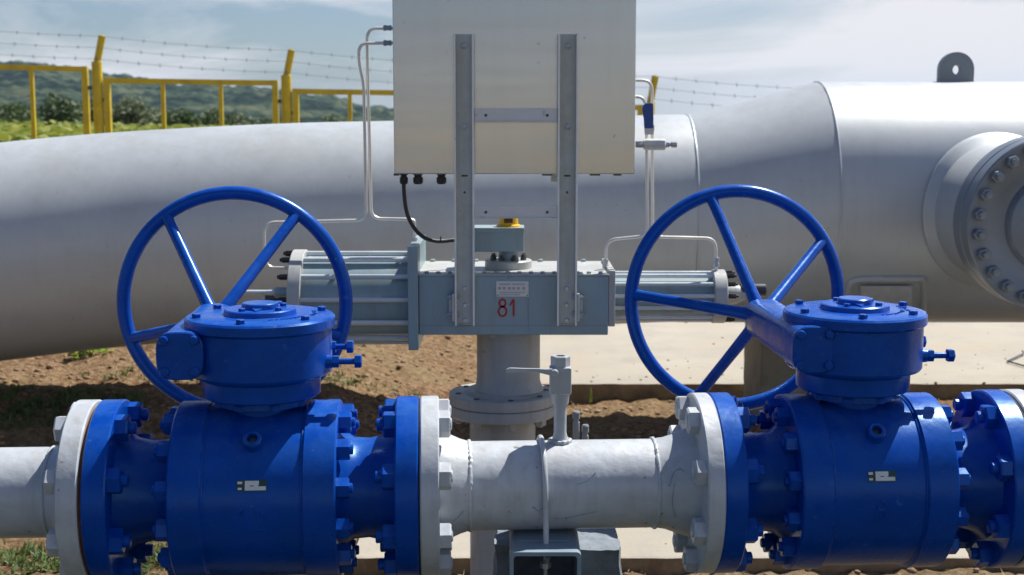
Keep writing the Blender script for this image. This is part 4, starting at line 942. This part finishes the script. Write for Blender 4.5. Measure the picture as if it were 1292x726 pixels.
# cylinders
def cylinder(side, x_in, x_out, cy, Rc, Rb, rr, rod_off, tail):
    c = P(640, cy, YA); zc = c.z; s = side
    Xi, Xo = x_in, x_out
    mb = MB(); mb.lathe([(Xi, Rb), (Xo, Rb)], 'X', 72, (0, YA, zc)); br = part('cylinder_barrel', mb, 'act', act)
    for k in range(12):
        a = R(rod_off+30*k); mb = MB(); y, z = YA-(Rc-rr)*math.cos(a), zc+(Rc-rr)*math.sin(a); mb.tube([(Xi, y, z), (Xo, y, z)], rr, 12); part('tie_rod', mb, 'rod', br)
    th = 17/1750*4.6
    mb = MB(); mb.lathe([(Xo, .05), (Xo, Rc+.001), (Xo+s*.003, Rc+.005), (Xo+s*(th-.003), Rc+.005), (Xo+s*th, Rc+.001), (Xo+s*th, .02)], 'X', 72, (0, YA, zc)); ef = part('end_flange', mb, 'col', act)
    for k in range(12):
        a = R(rod_off+30*k); y, z = YA-(Rc-rr)*math.cos(a), zc+(Rc-rr)*math.sin(a); q = MB(); q.lathe([(Xo+s*th, rr*1.25), (Xo+s*(th+.025), rr*1.25), (Xo+s*(th+.027), rr)], 'X', 6, (0, y, z)); q.lathe([(Xo+s*(th+.02), rr*.8), (Xo+s*(th+.034), rr*.8)], 'X', 10, (0, y, z)); part('tie_rod_nut', q, 'black', ef)
    return zc, Xo+s*th, ef
xp0, xp1 = P(517, 380, YF+.06).x, bx0
mb = MB(); mb.box((xp0, YF-.02, P(520, 441, YF).z), (xp1-.001, YBk+.02, P(520, 311, YF).z)); part('mounting_plate', mb, 'act', act, bevel=.003, label='tall square plate between housing and left cylinder')
zc, xe, ef = cylinder(-1, xp0, P(382, 378, YA-.1).x, 376, .158, .137, .0085, 5, 1)
mb = MB(); mb.lathe([(xe, .018), (xe-.045, .018), (xe-.05, .014)], 'X', 20, (0, YA-.09, zc+.03)); part('port_boss', mb, 'act', ef)
mb = MB(); mb.lathe([(xe-.045, .009), (xe-.16, .009)], 'X', 12, (0, YA-.09, zc+.03)); part('stop_rod', mb, 'rod', ef)
mb = MB(); mb.lathe([(xe, .03), (xe-.09, .03), (xe-.094, .026)], 'X', 24, (0, YA, zc)); part('stop_housing', mb, 'darksteel', ef)
xq0, xq1 = bx1, P(776, 378, YF+.02).x
mb = MB(); mb.box((xq0+.001, YF+.01, P(770, 413, YF).z), (xq1, YBk-.01, P(770, 342, YF).z)); part('mounting_plate', mb, 'col', act, bevel=.003, label='thin pale plate between housing and right cylinder')
zc2, xe2, ef2 = cylinder(1, xq1, P(900, 378, YA-.05).x, 374, .0855, .062, .0068, 8, 1)
mb = MB(); mb.lathe([(xe2, .04), (xe2+.04, .034), (xe2+.06, .022), (xe2+.07, .022)], 'X', 24, (0, YA, zc2+.008)); part('end_cone', mb, 'col', ef2)
mb = MB(); mb.lathe([(xe2+.055, .0215), (xe2+.135, .0215), (xe2+.139, .018)], 'X', 24, (0, YA, zc2+.022)); part('piston_cap', mb, 'darksteel', ef2)

# ------------------------------------------------------------------ cabinet and frame
YC0, YC1 = 4.455, 4.65
cx0, cx1 = P(496, 100, YC0).x, P(802, 100, YC0).x; cz0 = P(640, 220, YC0).z; cz1 = 2.42
cab = thing('control_cabinet', 'brushed steel control cabinet seen from behind above the actuator', 'cabinet', ((cx0+cx1)/2, 4.7, cz0))
mb = MB(); mb.box((cx0, YC0, cz0), (cx1, YC1, cz1)); cb = part('cabinet_body', mb, 'steel', cab, bevel=.0035)
for px in (509.5, 527.5, 557):
    w = 5 if px < 515 else 6; c = P(px, 224, 4.53); r = w*4.53/1750
    mb = MB(); mb.lathe([(cz0+.001, r*1.0), (cz0-.006, r*1.0), (cz0-.007, r*.8), (cz0-.013, r*.8), (cz0-.014, r*1.05), (cz0-.030, r*1.05), (cz0-.036, r*.8)], 'Z', 12, (c.x, 4.53, 0)); part('cable_gland', mb, 'black', cab)
for px0, px1 in ((684, 697), (744, 757), (497, 504), (774, 784)): 
    a, b = P(px0, 221, 4.49), P(px1, 222.6, 4.49); mb = MB(); mb.box((a.x, 4.48, cz0-.006), (b.x, 4.50, cz0+.001)); part('foot_tab', mb, 'black', cab)
a, b = P(695, 221, 4.6), P(706, 230, 4.6); mb = MB(); mb.box((a.x, 4.58, b.z), (b.x, 4.62, cz0)); part('drain_block', mb, 'plate', cab, bevel=.003)

fr = thing('mounting_frame', 'galvanised ladder frame of two channel rails in front of the cabinet', 'frame', (P(651, 411, YF).x, 4.44, P(651, 411, YF).z))
YW0, YW1, YE = 4.449, 4.444, 4.408
def zpy(py): return P(640, py, YE).z
rails = []
for x0, x1 in ((572.8, 598.3), (703.5, 729)):
    a, b = P(x0, 220, YE).x, P(x1, 220, YE).x; z0, z1 = zpy(411.5), zpy(42.5); tt = .0065
    mb = MB(); mb.box((a, YW1, z0), (b, YW0, z1)); mb.box((a+.0002, YW1-.004, z0-.0015), (b-.0002, YW1+.0045, z0+.003))
    rl = part('channel_rail', mb, 'galv', fr, bevel=.0012); rails.append(rl)
    for xa in (a, b-tt):
        q = MB(); q.box((xa, YE, z0), (xa+tt, YW1-.0002, z1)); part('rail_flange', q, 'lip', rl, bevel=.0012)
    cm = (a+b)/2
    for py in (58, 160):
        z = P(640, py, YW1).z; q = MB(); q.lathe([(YW1, .011), (YW1-.002, .011), (YW1-.0025, .0095)], 'Y', 20, (cm, 0, z)); q.lathe([(YW1-.002, .0085), (YW1-.010, .0082), (YW1-.011, .006)], 'Y', 6, (cm, 0, z)); part('hex_bolt', q, 'nutgrey', rl)
    for k_, py in enumerate((364, 385, 404)):
        z = P(640, py, YW1).z; q = MB(); q.lathe([(YW1, .014), (YW1-.0025, .014)], 'Y', 20, (cm, 0, z)); q.lathe([(YW1-.002, .010), (YW1-.012, .010), (YW1-.013, .008)], 'Y', 6, (cm, 0, z)); q.lathe([(YW1-.01, .006), (YW1-.019, .006)], 'Y', 10, (cm, 0, z)); part('hex_bolt', q, 'nutgrey', rl)
    z = P(640, 222, YW1).z; q = MB(); q.box((cm-.010, YW1-.0012, z-.003), (cm+.010, YW1+.001, z+.003)); part('slot', q, 'darksteel', rl, bevel=.001)
    z = P(640, 243, YW1).z; q = MB(); q.lathe([(YW1, .004), (YW1-.001, .004)], 'Y', 12, (cm, 0, z)); part('hole', q, 'darksteel', rl)
    # side clamp
    s = -1 if x0 < 600 else 1; e = a if s < 0 else b
    pm = MB(); pm.box((e+s*.0004, YE-.004, zpy(406)), (e+s*.009, YE+.034, zpy(371))); pm.box((e+s*.009, YE+.026, zpy(404)), (e+s*.020, YE+.034, zpy(376))); part('side_clamp', pm, 'galv', rl, bevel=.0015)
    for py in (376, 398):
        z = zpy(py); q = MB(); q.lathe([(e+s*.009, .0085), (e+s*.017, .0085), (e+s*.018, .007)], 'X', 6, (0, YE+.014, z)); q.lathe([(e+s*.016, .005), (e+s*.024, .005)], 'X', 10, (0, YE+.014, z)); q.lathe([(e-s*.0047, .009), (e-s*.013, .009), (e-s*.014, .007)], 'X', 6, (0, YE+.014, z)); part('clamp_bolt', q, 'nutgrey', rl)
ra, rb = P(598.5, 150, YE).x, P(703.3, 150, YE).x
for y0, y1 in ((137.5, 154), (260, 276)):
    z1, z0 = zpy(y0), zpy(y1); mb = MB(); mb.box((ra, YE+.010, z0), (rb, YE+.014, z1)); mb.box((ra, YE+.0142, z1-.004), (rb, YE+.038, z1)); mb.box((ra, YE+.004, z0-.0002), (rb, YE+.0098, z0+.0035))
    cr = part('crossbar', mb, 'alu', fr, bevel=.001)
    for px in (613, 690.5):
        c = P(px, (y0+y1)/2, YE+.01); q = MB(); q.lathe([(YE+.0105, .0048), (YE+.0092, .0048)], 'Y', 14, (c.x, 0, c.z)); part('hole', q, 'darksteel', cr)

# cable
cb_ = thing('cable', 'black cable hanging from the cabinet gland and running behind the left rail', 'cable', tuple(P(509.5, 232, 4.53)))
pts = [P(509.5, 228, 4.53), P(509.7, 240, 4.53), P(512, 262, 4.53), P(517, 278, 4.53), P(526, 292, 4.54), P(537, 301, 4.55), P(549, 304.5, 4.56), P(560, 304.5, 4.58), P(574, 303, 4.60), P(592, 303, 4.63)]
mb = MB(); mb.tube(smooth_path(pts, 5), .0068, 10); part('cable_run', mb, 'black', cb_)
c = P(556, 301.5, 4.56); mb = MB(); mb.tube([(c.x, c.y, c.z-.012), (c.x, c.y, c.z+.008)], .0025, 6); part('cable_tie', mb, 'black', cb_)

def line(label, px, Y, r=.0054, rad=.035, fits=(), loc=None):
    pts = [P(a, b, (Y if isinstance(Y, (int, float)) else Y[i])) for i, (a, b) in enumerate(px)]
    t = thing('instrument_tube', label, 'tube', tuple(pts[0]), group=None)
    mb = MB(); mb.tube(fillet(pts, rad), r, 10); part('tube_run', mb, 'tube', t)
    for (a, b, d, L) in fits:
        c = P(a, b, Y if isinstance(Y, (int, float)) else Y[-1] if d == 'Z' else Y[0]); q = MB()
        ax = d; s0 = {'X': c.x, 'Z': c.z}[ax]; cc = {'X': (0, c.y, c.z), 'Z': (c.x, c.y, 0)}[ax]
        q.lathe([(s0-L/2, .0105), (s0-L*.1, .0105)], ax, 6, cc); q.lathe([(s0-L*.1, .0078), (s0+L*.15, .0078)], ax, 14, cc); q.lathe([(s0+L*.15, .0098), (s0+L/2, .0098)], ax, 6, cc); part('compression_fitting', q, 'nutgrey', t)
    return t
YT = 4.62
line('steel tube from the upper left cabinet fitting down to the left mounting plate', [(499, 36), (463, 36), (464, 100), (466, 170), (468.5, 276), (518, 277), (523, 279), (523, 306)], YT, fits=((489, 35.5, 'X', .026), (523, 305, 'Z', .026)))
line('steel tube from the lower left cabinet fitting to the left cylinder far end', [(499, 54.5), (452.5, 55), (453, 80), (459, 105), (460.5, 180), (462, 278), (334, 281), (333, 322), (338, 338), (362, 338.5)], YT-.03, fits=((489, 54.5, 'X', .026),))
line('steel tube bent down beside the blue lever to the right cylinder far flange', [(799, 101.5), (822.5, 102), (823, 180), (823.5, 299), (903, 301), (904, 342)], YT, fits=((904, 331, 'Z', .03),))
line('steel tube running down to the housing end of the right cylinder', [(799, 122), (811, 123), (816, 134), (816, 180), (816.5, 298), (765, 303), (764, 342)], YT-.03, fits=((764, 333, 'Z', .03),))
# hand valve at the cabinet side
t = thing('shutoff_valve', 'small steel shutoff valve with blue lever at the right side of the cabinet', 'valve', tuple(P(828, 183, 4.56)))
Yv = 4.57; c = P(826, 182.5, Yv); k = Yv/1750
mb = MB(); mb.lathe([(c.x-14*k, .016), (c.x-11*k, .019), (c.x+12*k, .019), (c.x+14*k, .014)], 'X', 8, (0, Yv, c.z)); part('valve_body', mb, 'plate', t)
mb = MB(); mb.lathe([(c.x-24*k, .0115), (c.x-14*k, .0125)], 'X', 6, (0, Yv, c.z)); mb.lathe([(c.x+13*k, .010), (c.x+18*k, .010), (c.x+18*k, .0068), (c.x+21*k, .0068), (c.x+21*k, .0105), (c.x+27*k, .0105), (c.x+28*k, .008)], 'X', 12, (0, Yv, c.z)); part('union_nuts', mb, 'nutgrey', t)
a = [P(812.5, 167, Yv-.03), P(826.5, 167, Yv-.03)]
mb = MB(); v = []
prof = [(813.5, 824.5, 170), (813, 825.5, 163), (812.5, 825.5, 158)]
for x0, x1, y in prof:
    p0, p1 = P(x0, y, Yv-.035), P(x1, y, Yv-.035); v += [(p0.x, Yv-.038, p0.z), (p1.x, Yv-.038, p1.z), (p1.x, Yv-.030, p1.z), (p0.x, Yv-.030, p0.z)]
mb.add(v, [(4*k_+i, 4*k_+(i+1) % 4, 4*k_+4+(i+1) % 4, 4*k_+4+i) for k_ in range(2) for i in range(4)]+[(3, 2, 1, 0), (8, 9, 10, 11)]); part('lever_arm', mb, 'plate', t)
mb = MB(); v = []
prof = [(813, 824, 162), (812.3, 824.2, 150), (811, 824.2, 144), (810, 824.2, 138), (811.5, 824, 132.5), (815, 823, 130.3)]
for x0, x1, y in prof:
    p0, p1 = P(x0, y, Yv-.035), P(x1, y, Yv-.035); v += [(p0.x, Yv-.042, p0.z), (p1.x, Yv-.042, p1.z), (p1.x, Yv-.026, p1.z), (p0.x, Yv-.026, p0.z)]
n_ = len(prof)-1; mb.add(v, [(4*k_+i, 4*k_+(i+1) % 4, 4*k_+4+(i+1) % 4, 4*k_+4+i) for k_ in range(n_) for i in range(4)]+[(3, 2, 1, 0), (4*n_, 4*n_+1, 4*n_+2, 4*n_+3)]); part('lever_grip', mb, 'handle', t, bevel=.002)

# ------------------------------------------------------------------ air
hz_m = bpy.data.materials.new('haze air'); hz_m.use_nodes = True; hn = hz_m.node_tree.nodes; hn.clear()
ho = hn.new('ShaderNodeOutputMaterial'); hp = hn.new('ShaderNodeVolumePrincipled'); hp.inputs['Density'].default_value = .00010; hp.inputs['Color'].default_value = (.55, .75, 1, 1); hp.inputs['Anisotropy'].default_value = .2
hz_m.node_tree.links.new(hp.outputs[0], ho.inputs['Volume'])
USE_HAZE = True
if USE_HAZE:
    mb = MB(); mb.box((-3100, -650, -230), (3100, 4100, 70)); hb = part('haze', mb, hz_m, kind='stuff', sharp=0); tag(hb, 'thin bluish air between the camera and the far hills', 'haze')
